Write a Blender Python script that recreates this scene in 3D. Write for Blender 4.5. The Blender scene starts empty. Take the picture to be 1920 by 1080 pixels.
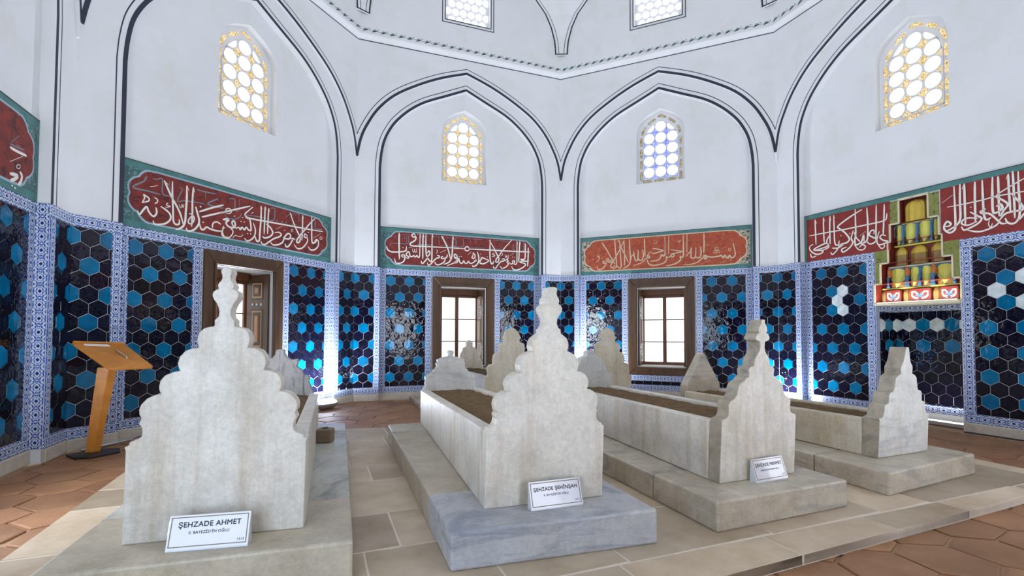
import bpy, bmesh, math, random
from mathutils import Vector, Matrix

random.seed(7)
SC = bpy.context.scene
COL = SC.collection

# ------------------------------------------------------------------ camera, world, key light, exposure
CAM = dict(loc=(-0.689, -4.891, 1.208), f=917.82, pitch=0.03169, roll=-0.00297, yaw=-0.02634, py=598.04)
def make_camera():
    cd = bpy.data.cameras.new('camera'); co = bpy.data.objects.new('camera', cd); COL.objects.link(co)
    cd.sensor_fit = 'HORIZONTAL'; cd.sensor_width = 36.0
    cd.lens = CAM['f'] * 36.0 / 1920.0
    cd.shift_y = (CAM['py'] - 540.0) / 1920.0
    cd.clip_start = 0.02; cd.clip_end = 200
    c, s = math.cos(CAM['yaw']), math.sin(CAM['yaw']); ci, si = math.cos(CAM['pitch']), math.sin(CAM['pitch'])
    r = Vector((c, -s, 0)); d = Vector((ci * s, ci * c, si)); u = Vector((-si * s, -si * c, ci))
    cr, sr = math.cos(CAM['roll']), math.sin(CAM['roll'])
    r2 = r * cr - u * sr; u2 = r * sr + u * cr
    m = Matrix((r2, u2, -d)).transposed().to_4x4(); m.translation = Vector(CAM['loc'])
    co.matrix_world = m; SC.camera = co
    return r, d, u
CR, CD, CU = make_camera()
def to_pixel(p):
    v = Vector(p) - Vector(CAM['loc']); D = v.dot(CD)
    if D < 0.05: return None
    return 960 + CAM['f'] * v.dot(CR) / D, CAM['py'] - CAM['f'] * v.dot(CU) / D

W = bpy.data.worlds.new('world'); SC.world = W; W.use_nodes = True
W.node_tree.nodes['Background'].inputs[0].default_value = (0.80, 0.90, 1.0, 1)
W.node_tree.nodes['Background'].inputs[1].default_value = 1.0
SC.view_settings.view_transform = 'Standard'; SC.view_settings.look = 'None'
SC.view_settings.gamma = 1.0; SC.view_settings.use_curve_mapping = False
SC.view_settings.exposure = 0.25
SC.cycles.max_bounces = 6; SC.cycles.diffuse_bounces = 4; SC.cycles.glossy_bounces = 3; SC.cycles.transmission_bounces = 2
SC.cycles.use_adaptive_sampling = True; SC.cycles.adaptive_threshold = 0.02; SC.cycles.caustics_reflective = False; SC.cycles.caustics_refractive = False

WINDOW_LIGHT = 4.5        # radiance of the daylight behind the panes
DOOR_POWER = 34.0         # daylight through the open entrance behind the camera
SIDE_POWER = 38.0         # daylight through the low window of the near left wall
LAMP_POWER = 88.0         # floor floodlights

# ------------------------------------------------------------------ the octagon
AP = 4.9
def reg(k):
    a = math.pi / 2 + (2 - k) * math.pi / 4; R = AP / math.cos(math.pi / 8)
    return Vector((R * math.cos(a), R * math.sin(a)))
CORN = {k: reg(k) for k in range(-1, 7)}
CORN[0] = Vector((-5.326, -0.045)); CORN[1] = Vector((-3.750, 3.778)); CORN[2] = Vector((0.056, 5.291)); CORN[3] = Vector((3.730, 3.746))
CORN[7] = CORN[-1]
def wall_frame(k):
    A, B = CORN[k], CORN[k + 1]; M = (A + B) / 2; d = B - A
    return M, math.atan2(d.y, d.x), d.length / 2

ang = CORN[-1]; M6, R6, H6 = wall_frame(6)
def wpt(k, x, y, z):
    M, r, h = wall_frame(k); c, s = math.cos(r), math.sin(r)
    return Vector((M.x + c * x - s * y, M.y + s * x + c * y, z))
ld = bpy.data.lights.new('entrance_daylight', 'AREA'); ld.shape = 'RECTANGLE'; ld.size = 1.45; ld.size_y = 1.7
ld.energy = DOOR_POWER; ld.color = (0.62, 0.78, 1.0)
lo = bpy.data.objects.new('entrance_daylight', ld); COL.objects.link(lo)
lo.location = wpt(6, 0.1, 0.30, 0.95)
lo.rotation_euler = (math.radians(90), 0, R6)      # emits along local -Z, turned to face into the room
_fw = lo.rotation_euler.to_matrix() @ Vector((0, 0, -1))
if _fw.dot(Vector((-lo.location.x, -lo.location.y, 0))) < 0: lo.rotation_euler = (math.radians(-90), 0, R6)

ld = bpy.data.lights.new('left_window_daylight', 'AREA'); ld.shape = 'RECTANGLE'; ld.size = 0.86; ld.size_y = 1.5
ld.energy = SIDE_POWER; ld.color = (0.74, 0.86, 1.0)
lo = bpy.data.objects.new('left_window_daylight', ld); COL.objects.link(lo)
lo.location = wpt(-1, 0.0, 0.55, 1.355); lo.rotation_euler = (math.radians(90), 0, wall_frame(-1)[1])
_fw = lo.rotation_euler.to_matrix() @ Vector((0, 0, -1))
if _fw.dot(Vector((-lo.location.x, -lo.location.y, 0))) < 0: lo.rotation_euler = (math.radians(-90), 0, wall_frame(-1)[1])

# ------------------------------------------------------------------ object helpers
def link(o, parent=None):
    COL.objects.link(o)
    if parent is not None: o.parent = parent
    return o
def tag(o, label=None, cat=None, group=None, kind=None):
    if label: o['label'] = label
    if cat: o['category'] = cat
    if group: o['group'] = group
    if kind: o['kind'] = kind
    return o
def empty(name, loc=(0, 0, 0), rz=0, parent=None):
    o = bpy.data.objects.new(name, None); o.empty_display_size = 0.1
    o.location = loc; o.rotation_euler = (0, 0, rz)
    return link(o, parent)
def mesh(name, vf, mat, parent=None, loc=None, rz=None, smooth=False, uvs=None):
    v, f = vf
    me = bpy.data.meshes.new(name); me.from_pydata([tuple(p) for p in v], [], f); me.update()
    mats = mat if isinstance(mat, (list, tuple)) else [mat]
    for m in mats: me.materials.append(m)
    if uvs is not None:
        ul = me.uv_layers.new(name='UVMap')
        for poly in me.polygons:
            for li, vi in zip(poly.loop_indices, poly.vertices): ul.data[li].uv = uvs[vi]
    if smooth:
        for p in me.polygons: p.use_smooth = True
    o = bpy.data.objects.new(name, me)
    if loc is not None: o.location = loc
    if rz is not None: o.rotation_euler = (0, 0, rz)
    return link(o, parent)
def inst(name, me, parent, loc):
    o = bpy.data.objects.new(name, me); o.location = loc
    return link(o, parent)
class G:
    def __init__(s): s.v = []; s.f = []
    def add(s, v, f):
        b = len(s.v); s.v += [tuple(p) for p in v]; s.f += [tuple(i + b for i in q) for q in f]; return s
    def box(s, x0, x1, y0, y1, z0, z1):
        return s.add([(x0,y0,z0),(x1,y0,z0),(x1,y1,z0),(x0,y1,z0),(x0,y0,z1),(x1,y0,z1),(x1,y1,z1),(x0,y1,z1)],
                     [(0,3,2,1),(4,5,6,7),(0,1,5,4),(1,2,6,5),(2,3,7,6),(3,0,4,7)])
    def poly_xz(s, pts, y0, y1):           # prism of an outline drawn in x,z between two depths
        n = len(pts)
        v = [(x, y0, z) for x, z in pts] + [(x, y1, z) for x, z in pts]
        return s.add(v, [tuple(range(n)), tuple(range(2*n-1, n-1, -1))] + [(i, i+n, (i+1) % n + n, (i+1) % n) for i in range(n)])
    def poly_xy(s, pts, z0, z1):
        n = len(pts)
        v = [(x, y, z0) for x, y in pts] + [(x, y, z1) for x, y in pts]
        return s.add(v, [tuple(range(n-1, -1, -1)), tuple(range(n, 2*n))] + [(i, (i+1) % n, (i+1) % n + n, i+n) for i in range(n)])
    def ribbon(s, pts, w, y, taper=False, t=0.0):   # painted band in the x,z plane
        n = len(pts)
        if n < 2: return s
        L, Rr = [], []
        for i in range(n):
            a = Vector(pts[max(i-1, 0)]); b = Vector(pts[min(i+1, n-1)]); d = b - a
            if d.length < 1e-9: d = Vector((1, 0))
            d.normalize(); nn = Vector((-d.y, d.x))
            q = i / (n - 1); k = 1.0
            if taper: k = 0.45 + 0.55 * min(1, min(q, 1 - q) * 5 + 0.15)
            p = Vector(pts[i]); L.append(p + nn * w * k / 2); Rr.append(p - nn * w * k / 2)
        v = [(p.x, y, p.y) for p in L] + [(p.x, y, p.y) for p in Rr]
        f = [(i, i+1, n+i+1, n+i) for i in range(n-1)]
        return s.add(v, f)
    def tube(s, path, r, n=8, cap=True):
        m = len(path); rings = []
        for i in range(m):
            a = Vector(path[max(i-1, 0)]); b = Vector(path[min(i+1, m-1)]); d = (b - a).normalized()
            u = d.cross(Vector((0, 0, 1)))
            if u.length < 1e-3: u = Vector((1, 0, 0))
            u.normalize(); w = d.cross(u); rr = r[i] if isinstance(r, (list, tuple)) else r
            rings.append([Vector(path[i]) + (u * math.cos(2*math.pi*j/n) + w * math.sin(2*math.pi*j/n)) * rr for j in range(n)])
        b = len(s.v); v = [p for q in rings for p in q]
        f = [(i*n+j, i*n+(j+1) % n, (i+1)*n+(j+1) % n, (i+1)*n+j) for i in range(m-1) for j in range(n)]
        if cap: f += [tuple(range(n-1, -1, -1)), tuple((m-1)*n + j for j in range(n))]
        return s.add(v, f)
    def get(s): return s.v, s.f
def bevelled(vf, off, seg=1):
    bm = bmesh.new(); vs = [bm.verts.new(p) for p in vf[0]]
    for q in vf[1]: bm.faces.new([vs[i] for i in q])
    bmesh.ops.recalc_face_normals(bm, faces=bm.faces)
    ed = [e for e in bm.edges if len(e.link_faces) == 2 and e.calc_face_angle(0) > 0.5]
    bmesh.ops.bevel(bm, geom=ed, offset=off, segments=seg, affect='EDGES', clamp_overlap=True, profile=0.5)
    bm.verts.ensure_lookup_table(); bm.verts.index_update()
    out = ([v.co.copy() for v in bm.verts], [tuple(v.index for v in f.verts) for f in bm.faces]); bm.free()
    return out
def catmull(p, n=6):
    if len(p) < 3: return p
    q = [p[0]] + list(p) + [p[-1]]; out = []
    for i in range(1, len(q) - 2):
        a, b, c, d = (Vector(q[j]) for j in range(i-1, i+3))
        for j in range(n):
            t = j / n
            out.append(tuple(0.5 * ((2*b) + (c-a)*t + (2*a-5*b+4*c-d)*t*t + (-a+3*b-3*c+d)*t*t*t)))
    out.append(tuple(p[-1])); return out
def clip_half(poly, n, c):                 # keep n.p <= c
    out = []
    for i in range(len(poly)):
        a, b = poly[i], poly[(i+1) % len(poly)]
        da = n[0]*a[0] + n[1]*a[1] - c; db = n[0]*b[0] + n[1]*b[1] - c
        if da <= 0: out.append(a)
        if (da < 0 < db) or (db < 0 < da):
            t = da / (da - db); out.append((a[0] + (b[0]-a[0])*t, a[1] + (b[1]-a[1])*t))
    return out
def clip_rect(poly, x0, x1, z0, z1):
    for n, c in (((-1,0),-x0), ((1,0),x1), ((0,-1),-z0), ((0,1),z1)):
        if len(poly) < 3: return []
        poly = clip_half(poly, n, c)
    return poly
def area(p): return abs(sum(p[i][0]*p[(i+1) % len(p)][1] - p[(i+1) % len(p)][0]*p[i][1] for i in range(len(p)))) / 2

# ------------------------------------------------------------------ materials
def nodes_mat(name):
    m = bpy.data.materials.new(name); m.use_nodes = True; nt = m.node_tree
    b = nt.nodes['Principled BSDF']; return m, nt, b
def N(nt, t, **kw):
    n = nt.nodes.new(t)
    for k, v in kw.items():
        if k.startswith('i_'):
            key = k[2:]; n.inputs[int(key) if key.isdigit() else key].default_value = v
        else: setattr(n, k, v)
    return n
def ramp(nt, src, stops):
    r = nt.nodes.new('ShaderNodeValToRGB'); e = r.color_ramp.elements
    while len(e) < len(stops): e.new(0.5)
    for i, (p, c) in enumerate(stops): e[i].position = p; e[i].color = (*c, 1) if len(c) == 3 else c
    nt.links.new(src, r.inputs[0]); return r.outputs[0]
def mixc(nt, fac, a, b, mode='MIX'):
    m = nt.nodes.new('ShaderNodeMix'); m.data_type = 'RGBA'; m.blend_type = mode
    for s, v in ((0, fac), (6, a), (7, b)):
        if hasattr(v, 'node'): nt.links.new(v, m.inputs[s])
        elif s == 0: m.inputs[0].default_value = v
        else: m.inputs[s].default_value = (*v, 1)
    return m.outputs[2]
def noise(nt, vec, scale, detail=4, rough=0.55, dist=0.0):
    n = N(nt, 'ShaderNodeTexNoise'); n.inputs['Scale'].default_value = scale; n.inputs['Detail'].default_value = detail
    n.inputs['Roughness'].default_value = rough; n.inputs['Distortion'].default_value = dist
    nt.links.new(vec, n.inputs['Vector']); return n.outputs['Fac']
def coords(nt, kind='Object', rnd=False, scale=None):
    tc = N(nt, 'ShaderNodeTexCoord'); v = tc.outputs[kind]
    if rnd:
        oi = N(nt, 'ShaderNodeObjectInfo'); mu = N(nt, 'ShaderNodeMath', operation='MULTIPLY'); mu.inputs[1].default_value = 37.0
        nt.links.new(oi.outputs['Random'], mu.inputs[0]); ad = N(nt, 'ShaderNodeVectorMath', operation='ADD')
        nt.links.new(v, ad.inputs[0]); nt.links.new(mu.outputs[0], ad.inputs[1]); v = ad.outputs[0]
    if scale:
        mp = N(nt, 'ShaderNodeVectorMath', operation='MULTIPLY'); mp.inputs[1].default_value = scale
        nt.links.new(v, mp.inputs[0]); v = mp.outputs[0]
    return v
def bump(nt, b, h, strength, dist=0.01):
    n = N(nt, 'ShaderNodeBump'); n.inputs['Strength'].default_value = strength; n.inputs['Distance'].default_value = dist
    nt.links.new(h, n.inputs['Height']); nt.links.new(n.outputs[0], b.inputs['Normal'])
def plain(name, col, rough=0.6, metal=0.0, var=0.0, vscale=8.0, spec=0.5):
    m, nt, b = nodes_mat(name); b.inputs['Roughness'].default_value = rough; b.inputs['Metallic'].default_value = metal
    b.inputs['Specular IOR Level'].default_value = spec
    if var:
        f = noise(nt, coords(nt), vscale, 5)
        nt.links.new(mixc(nt, f, [c*(1-var) for c in col], [min(1, c*(1+var)) for c in col]), b.inputs['Base Color'])
    else: b.inputs['Base Color'].default_value = (*col, 1)
    return m
def emit(name, col, s):
    m, nt, b = nodes_mat(name); b.inputs['Base Color'].default_value = (0.8, 0.8, 0.8, 1)
    b.inputs['Emission Color'].default_value = (*col, 1); b.inputs['Emission Strength'].default_value = s; return m
def mat_plaster():
    m, nt, b = nodes_mat('plaster'); v = coords(nt)
    a = noise(nt, v, 0.9, 5, 0.6); c = mixc(nt, ramp(nt, a, [(0.35, (0,0,0)), (0.7, (1,1,1))]), (0.715, 0.72, 0.73), (0.765, 0.775, 0.79))
    st = ramp(nt, noise(nt, v, 2.3, 6, 0.65), [(0.52, (0,0,0)), (0.75, (0.5,)*3)])
    nt.links.new(mixc(nt, st, c, (0.66, 0.63, 0.56)), b.inputs['Base Color'])
    b.inputs['Roughness'].default_value = 0.92; b.inputs['Specular IOR Level'].default_value = 0.2
    bump(nt, b, noise(nt, v, 9, 5), 0.10, 0.01); return m
def mat_glaze(name, lo, hi, wav=0.25):
    m, nt, b = nodes_mat(name); oi = N(nt, 'ShaderNodeObjectInfo'); v = coords(nt, 'Object', True)
    col = mixc(nt, oi.outputs['Random'], lo, hi)
    f = ramp(nt, noise(nt, v, 11, 4), [(0.3, (0.75,)*3), (0.7, (1.2,)*3)])
    nt.links.new(mixc(nt, 1.0, col, f, 'MULTIPLY'), b.inputs['Base Color'])
    b.inputs['Roughness'].default_value = 0.035; b.inputs['Specular IOR Level'].default_value = 0.5
    bump(nt, b, noise(nt, v, 9, 2.5, 0.5), wav, 0.02); return m
def mat_border():
    # blue arabesque on white: medallions in a lozenge lattice, drawn in the tile's own u,v
    m, nt, b = nodes_mat('arabesque_border'); tc = N(nt, 'ShaderNodeTexCoord'); sx = N(nt, 'ShaderNodeSeparateXYZ')
    nt.links.new(tc.outputs['UV'], sx.inputs[0])
    def mth(op, a, bb=None, c=None):
        n = N(nt, 'ShaderNodeMath', operation=op)
        for i, x in enumerate((a, bb, c)):
            if x is None: continue
            if hasattr(x, 'node'): nt.links.new(x, n.inputs[i])
            else: n.inputs[i].default_value = x
        return n.outputs[0]
    u, v = sx.outputs[0], sx.outputs[1]
    fu = mth('ABSOLUTE', mth('SUBTRACT', mth('FRACT', u), 0.5)); fv = mth('ABSOLUTE', mth('SUBTRACT', v, 0.5))
    d = mth('ADD', fu, fv)                                                     # lozenge distance from the medallion
    wob = mth('MULTIPLY', mth('SINE', mth('MULTIPLY', fu, 25.1)), 0.05)
    dd = mth('ADD', d, wob)
    # medallion core, ring, outer lattice and corner leaves
    core = mth('LESS_THAN', d, 0.15)
    ring = mth('LESS_THAN', mth('ABSOLUTE', mth('SUBTRACT', dd, 0.335)), 0.042)
    lat = mth('LESS_THAN', mth('ABSOLUTE', mth('SUBTRACT', dd, 0.60)), 0.055)
    core2 = mth('LESS_THAN', mth('ADD', mth('ABSOLUTE', mth('SUBTRACT', fu, 0.5)), mth('ABSOLUTE', mth('SUBTRACT', fv, 0.5))), 0.15)
    lf1 = mth('LESS_THAN', mth('ADD', mth('MULTIPLY', mth('ABSOLUTE', mth('SUBTRACT', fu, 0.40)), 1.6), mth('ABSOLUTE', mth('SUBTRACT', fv, 0.06))), 0.10)
    lf2 = mth('LESS_THAN', mth('ADD', mth('ABSOLUTE', mth('SUBTRACT', fu, 0.06)), mth('MULTIPLY', mth('ABSOLUTE', mth('SUBTRACT', fv, 0.42)), 1.5)), 0.085)
    leaf = mth('MAXIMUM', lf1, lf2)
    edge = mth('GREATER_THAN', fv, 0.475)
    t = mth('MAXIMUM', mth('MAXIMUM', core, ring), mth('MAXIMUM', mth('MAXIMUM', lat, core2), mth('MAXIMUM', leaf, edge)))
    oi = N(nt, 'ShaderNodeObjectInfo')
    blue = mixc(nt, oi.outputs['Random'], (0.015, 0.06, 0.30), (0.025, 0.095, 0.42))
    blue = mixc(nt, core, blue, (0.008, 0.022, 0.17))
    nt.links.new(mixc(nt, t, (0.55, 0.61, 0.68), blue), b.inputs['Base Color'])
    b.inputs['Roughness'].default_value = 0.16
    bump(nt, b, noise(nt, tc.outputs['Object'], 22, 3), 0.12, 0.01); return m
def mat_marble(name, light, dark, stain, vein=0.5, scale=1.0, stretch=(1, 1, 1), rough=0.42, stn=0.5, streak=0.0):
    m, nt, b = nodes_mat(name); v = coords(nt, 'Object', True, (scale*stretch[0], scale*stretch[1], scale*stretch[2]))
    w = noise(nt, v, 2.2, 7, 0.62, 1.3)
    vn = ramp(nt, w, [(0.34, (1,1,1)), (0.45, (0.2,)*3), (0.52, (0,0,0)), (0.60, (0.1,)*3), (0.68, (0.8,)*3)])
    mu = N(nt, 'ShaderNodeMath', operation='MULTIPLY'); nt.links.new(vn, mu.inputs[0]); mu.inputs[1].default_value = vein
    c = mixc(nt, mu.outputs[0], light, dark)
    v2 = coords(nt, 'Object', True)
    s = ramp(nt, noise(nt, v2, 1.7, 6, 0.65), [(0.45, (0,0,0)), (0.78, (stn,)*3)])
    c = mixc(nt, s, c, stain)
    if streak:
        vs = coords(nt, 'Object', True, (7.0, 7.0, 0.45))
        c = mixc(nt, ramp(nt, noise(nt, vs, 1.6, 5, 0.6), [(0.48, (0,0,0)), (0.70, (streak,)*3)]), c, [q*0.9 for q in stain])
    sp = ramp(nt, noise(nt, v2, 4.0, 9, 0.78), [(0.32, (0.76,)*3), (0.62, (1.06,)*3)])
    gr = ramp(nt, noise(nt, v2, 42, 6, 0.75), [(0.34, (0.86,)*3), (0.60, (1.04,)*3)])
    nt.links.new(mixc(nt, 1.0, mixc(nt, 1.0, c, sp, 'MULTIPLY'), gr, 'MULTIPLY'), b.inputs['Base Color'])
    b.inputs['Roughness'].default_value = rough
    bump(nt, b, noise(nt, v2, 35, 5), 0.10, 0.006); return m
def mat_rough(name, a, c, scale, bscale, bst, rough=0.85, lo=0.82, hi=1.15):
    m, nt, b = nodes_mat(name); v = coords(nt, 'Object', True)
    oi = N(nt, 'ShaderNodeObjectInfo')
    f = noise(nt, v, scale, 7, 0.65)
    col = mixc(nt, ramp(nt, f, [(0.3, (0,0,0)), (0.7, (1,1,1))]), a, c)
    k = ramp(nt, oi.outputs['Random'], [(0.0, (lo,)*3), (1.0, (hi,)*3)])
    nt.links.new(mixc(nt, 1.0, col, k, 'MULTIPLY'), b.inputs['Base Color'])
    b.inputs['Roughness'].default_value = rough; bump(nt, b, noise(nt, v, bscale, 6, 0.7), bst, 0.02); return m
def mat_wood(name, a, c, rough=0.4, axis=(1, 1, 0.08), scale=14):
    m, nt, b = nodes_mat(name); v = coords(nt, 'Object', True, axis)
    f = noise(nt, v, scale, 6, 0.6, 0.8)
    nt.links.new(mixc(nt, ramp(nt, f, [(0.3, (0,0,0)), (0.7, (1,1,1))]), a, c), b.inputs['Base Color'])
    b.inputs['Roughness'].default_value = rough; bump(nt, b, f, 0.08, 0.005); return m
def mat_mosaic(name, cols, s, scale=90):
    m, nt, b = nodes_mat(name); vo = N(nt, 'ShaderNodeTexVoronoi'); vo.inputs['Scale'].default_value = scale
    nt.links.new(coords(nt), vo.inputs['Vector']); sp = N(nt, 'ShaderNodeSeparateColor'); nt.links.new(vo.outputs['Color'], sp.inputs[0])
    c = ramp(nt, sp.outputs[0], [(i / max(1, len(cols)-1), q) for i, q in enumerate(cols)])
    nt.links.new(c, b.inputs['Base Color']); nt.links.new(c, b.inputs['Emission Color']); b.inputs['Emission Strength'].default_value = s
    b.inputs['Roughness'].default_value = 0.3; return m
def mat_painted(name, a, c, scale=5, det=6, fine=None):
    m, nt, b = nodes_mat(name); v = coords(nt)
    col = mixc(nt, ramp(nt, noise(nt, v, scale, det, 0.7), [(0.36, (0,0,0)), (0.64, (1,1,1))]), a, c)
    if fine:
        fc, fs, lo = fine
        col = mixc(nt, ramp(nt, noise(nt, v, fs, 3, 0.6, 2.2), [(lo, (0,0,0)), (lo+0.05, (1,1,1))]), col, fc)
    nt.links.new(col, b.inputs['Base Color']); b.inputs['Roughness'].default_value = 0.6; return m

MT = {}
MT['plaster'] = mat_plaster()
MT['reveal'] = plain('reveal_plaster', (0.74, 0.72, 0.68), 0.9, var=0.05, spec=0.2)
MT['line'] = plain('navy_paint', (0.022, 0.026, 0.05), 0.7)
MT['dark'] = mat_glaze('cobalt_black_glaze', (0.0032, 0.0032, 0.009), (0.0045, 0.0042, 0.017))
MT['turq'] = mat_glaze('turquoise_glaze', (0.0, 0.105, 0.235), (0.0, 0.16, 0.33), 0.16)
MT['white'] = mat_glaze('white_glaze', (0.55, 0.62, 0.64), (0.62, 0.68, 0.7), 0.12)
MT['border'] = mat_border()
MT['plinth'] = mat_marble('plinth_stone', (0.62, 0.55, 0.46), (0.5, 0.44, 0.36), (0.5, 0.36, 0.25), 0.3)
MT['marble'] = mat_marble('white_marble', (0.72, 0.675, 0.605), (0.54, 0.51, 0.47), (0.58, 0.475, 0.34), 0.4, 1.0, (1.6, 1, 0.35), stn=0.5, streak=0.75)
MT['marble_blue'] = mat_marble('blue_grey_marble', (0.50, 0.505, 0.53), (0.26, 0.28, 0.34), (0.50, 0.45, 0.37), 0.9, 1.9, (0.35, 0.35, 2.8))
MT['marble_tan'] = mat_marble('tan_marble', (0.54, 0.475, 0.37), (0.38, 0.325, 0.245), (0.34, 0.25, 0.14), 0.5, 1.0, (1, 1, 1.6), stn=0.8)
MT['marble_vein'] = mat_marble('green_grey_marble', (0.56, 0.555, 0.49), (0.26, 0.265, 0.25), (0.46, 0.40, 0.28), 0.95, 1.3, (1.8, 0.7, 1), stn=0.5)
MT['marble_cool'] = mat_marble('pale_grey_marble', (0.65, 0.635, 0.605), (0.38, 0.40, 0.44), (0.54, 0.47, 0.36), 0.75, 1.3, (0.5, 0.5, 2.2), streak=0.4)
MT['marble_grey'] = mat_marble('grey_veined_marble', (0.44, 0.425, 0.41), (0.13, 0.13, 0.145), (0.36, 0.32, 0.27), 0.95, 1.9, (2.6, 1, 0.7))
MT['marble_old'] = mat_marble('weathered_marble', (0.60, 0.54, 0.44), (0.30, 0.285, 0.27), (0.36, 0.265, 0.165), 0.75, 1.5, (0.5, 0.5, 2.0), stn=0.75, streak=0.3)
MT['marble_yellow'] = mat_marble('yellowed_marble', (0.68, 0.61, 0.49), (0.52, 0.48, 0.41), (0.54, 0.42, 0.23), 0.4, 1.0, (1.6, 1, 0.4), stn=0.8, streak=0.6)
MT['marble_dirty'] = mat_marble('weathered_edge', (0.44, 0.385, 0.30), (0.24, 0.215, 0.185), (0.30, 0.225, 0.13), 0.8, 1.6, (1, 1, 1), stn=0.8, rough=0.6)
MT['slab'] = mat_rough('platform_slab', (0.41, 0.30, 0.19), (0.66, 0.54, 0.40), 2.4, 30, 0.12, 0.5, 0.66, 1.12)
MT['mortar'] = mat_rough('mortar', (0.60, 0.52, 0.43), (0.72, 0.64, 0.55), 6, 40, 0.3)
MT['soil'] = mat_rough('soil', (0.08, 0.043, 0.012), (0.18, 0.105, 0.038), 14, 28, 0.9, 0.95)
MT['terra'] = mat_rough('terracotta_paver', (0.23, 0.105, 0.046), (0.40, 0.20, 0.098), 2.6, 22, 0.35, 0.55)
MT['grout'] = mat_rough('paver_joint', (0.30, 0.17, 0.09), (0.42, 0.26, 0.145), 5, 30, 0.4)
MT['wood_dark'] = mat_wood('walnut_wood', (0.042, 0.018, 0.0065), (0.098, 0.045, 0.016), 0.38)
MT['wood_red'] = mat_wood('sash_wood', (0.15, 0.055, 0.022), (0.25, 0.10, 0.042), 0.4)
MT['wood_oak'] = mat_wood('oak_wood', (0.50, 0.175, 0.022), (0.66, 0.27, 0.045), 0.38, (1, 0.12, 1), 12)
MT['wood_gold'] = plain('carved_gold_wood', (0.40, 0.18, 0.05), 0.4, var=0.3)
MT['wood_black'] = plain('ebony_inlay', (0.016, 0.012, 0.01), 0.4)
MT['stud'] = plain('pearl_stud', (0.65, 0.62, 0.55), 0.25)
MT['pane'] = emit('daylight_pane', (0.93, 0.96, 1.0), WINDOW_LIGHT * 0.32)
MT['pane_hidden'] = emit('bright_daylight_pane', (0.90, 0.94, 1.0), WINDOW_LIGHT)
MT['pane_soft'] = emit('dim_pane', (0.90, 0.95, 1.0), WINDOW_LIGHT * 0.12)
MT['gypsum'] = plain('gypsum_tracery', (0.80, 0.80, 0.82), 0.8, spec=0.2)
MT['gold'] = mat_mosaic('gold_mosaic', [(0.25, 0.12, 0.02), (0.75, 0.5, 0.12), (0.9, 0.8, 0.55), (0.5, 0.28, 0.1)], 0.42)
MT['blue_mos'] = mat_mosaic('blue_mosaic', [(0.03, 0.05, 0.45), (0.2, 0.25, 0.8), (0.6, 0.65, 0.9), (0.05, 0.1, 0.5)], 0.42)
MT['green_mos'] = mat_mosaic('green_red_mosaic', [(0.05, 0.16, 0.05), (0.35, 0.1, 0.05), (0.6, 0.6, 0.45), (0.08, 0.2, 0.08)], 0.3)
MT['red'] = mat_painted('red_ground', (0.115, 0.008, 0.006), (0.235, 0.020, 0.009), 9, 6, ((0.06, 0.007, 0.009), 6, 0.58))
MT['red_gold'] = mat_painted('red_gold_ground', (0.30, 0.030, 0.014), (0.42, 0.075, 0.022), 12, 6, ((0.40, 0.22, 0.06), 24, 0.60))
MT['red_flat'] = mat_painted('crimson_ground', (0.17, 0.011, 0.008), (0.265, 0.02, 0.012), 6)
MT['teal'] = mat_painted('teal_paint', (0.045, 0.15, 0.145), (0.075, 0.22, 0.215), 4)
MT['teal_arab'] = mat_painted('teal_arabesque', (0.03, 0.095, 0.09), (0.05, 0.13, 0.125), 6, 4, ((0.15, 0.27, 0.29), 16, 0.535))
MT['ivory_arab'] = mat_painted('ivory_arabesque', (0.42, 0.37, 0.27), (0.5, 0.45, 0.34), 6, 4, ((0.05, 0.04, 0.05), 17, 0.5))
MT['olive'] = mat_painted('olive_arabesque', (0.17, 0.19, 0.035), (0.24, 0.255, 0.06), 8, 4, ((0.06, 0.035, 0.012), 15, 0.585))
MT['letter'] = plain('white_lettering', (0.80, 0.76, 0.70), 0.6, var=0.06, vscale=40)
MT['letter_c'] = plain('beige_lettering', (0.60, 0.47, 0.31), 0.6, var=0.12, vscale=40)
MT['letter_g'] = plain('slate_lettering', (0.17, 0.21, 0.25), 0.6, var=0.1)
MT['ice'] = plain('pale_blue_outline', (0.30, 0.42, 0.50), 0.6)
MT['cream'] = plain('cream_outline', (0.62, 0.57, 0.40), 0.6)
MT['black_metal'] = plain('black_metal', (0.012, 0.012, 0.013), 0.45)
MT['alu'] = plain('aluminium', (0.55, 0.56, 0.58), 0.35, 0.8)
MT['acrylic'] = plain('white_acrylic', (0.70, 0.69, 0.74), 0.06)
MT['acrylic_edge'] = plain('clear_acrylic_edge', (0.66, 0.68, 0.72), 0.12)
MT['brass'] = plain('bronze_border', (0.17, 0.115, 0.055), 0.4)
MT['ink'] = plain('black_ink', (0.012, 0.012, 0.014), 0.5)
MT['block'] = mat_rough('tuff_block', (0.22, 0.145, 0.09), (0.34, 0.245, 0.165), 12, 60, 0.6)
MT['mgold'] = plain('muqarnas_gold', (0.56, 0.40, 0.05), 0.35, 0.15, 0.25, 14)
MT['mbrown'] = plain('muqarnas_bronze', (0.30, 0.18, 0.05), 0.4, 0.1, 0.3, 14)
MT['myellow'] = plain('muqarnas_yellow', (0.78, 0.74, 0.14), 0.45, 0, 0.12, 14)
MT['mblue'] = plain('muqarnas_blue', (0.06, 0.20, 0.42), 0.4, 0, 0.15, 14)
MT['morange'] = plain('muqarnas_orange', (0.55, 0.17, 0.05), 0.5, 0, 0.1)
MT['mwhite'] = plain('muqarnas_ivory', (0.75, 0.70, 0.48), 0.45)
MT['mred'] = plain('muqarnas_red', (0.17, 0.018, 0.012), 0.55, 0, 0.1)
MT['leaf_green'] = plain('leaf_green', (0.16, 0.30, 0.28), 0.7)
MT['lamp_glow'] = emit('lamp_glow', (0.80, 0.88, 1.0), 60.0)
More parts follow.
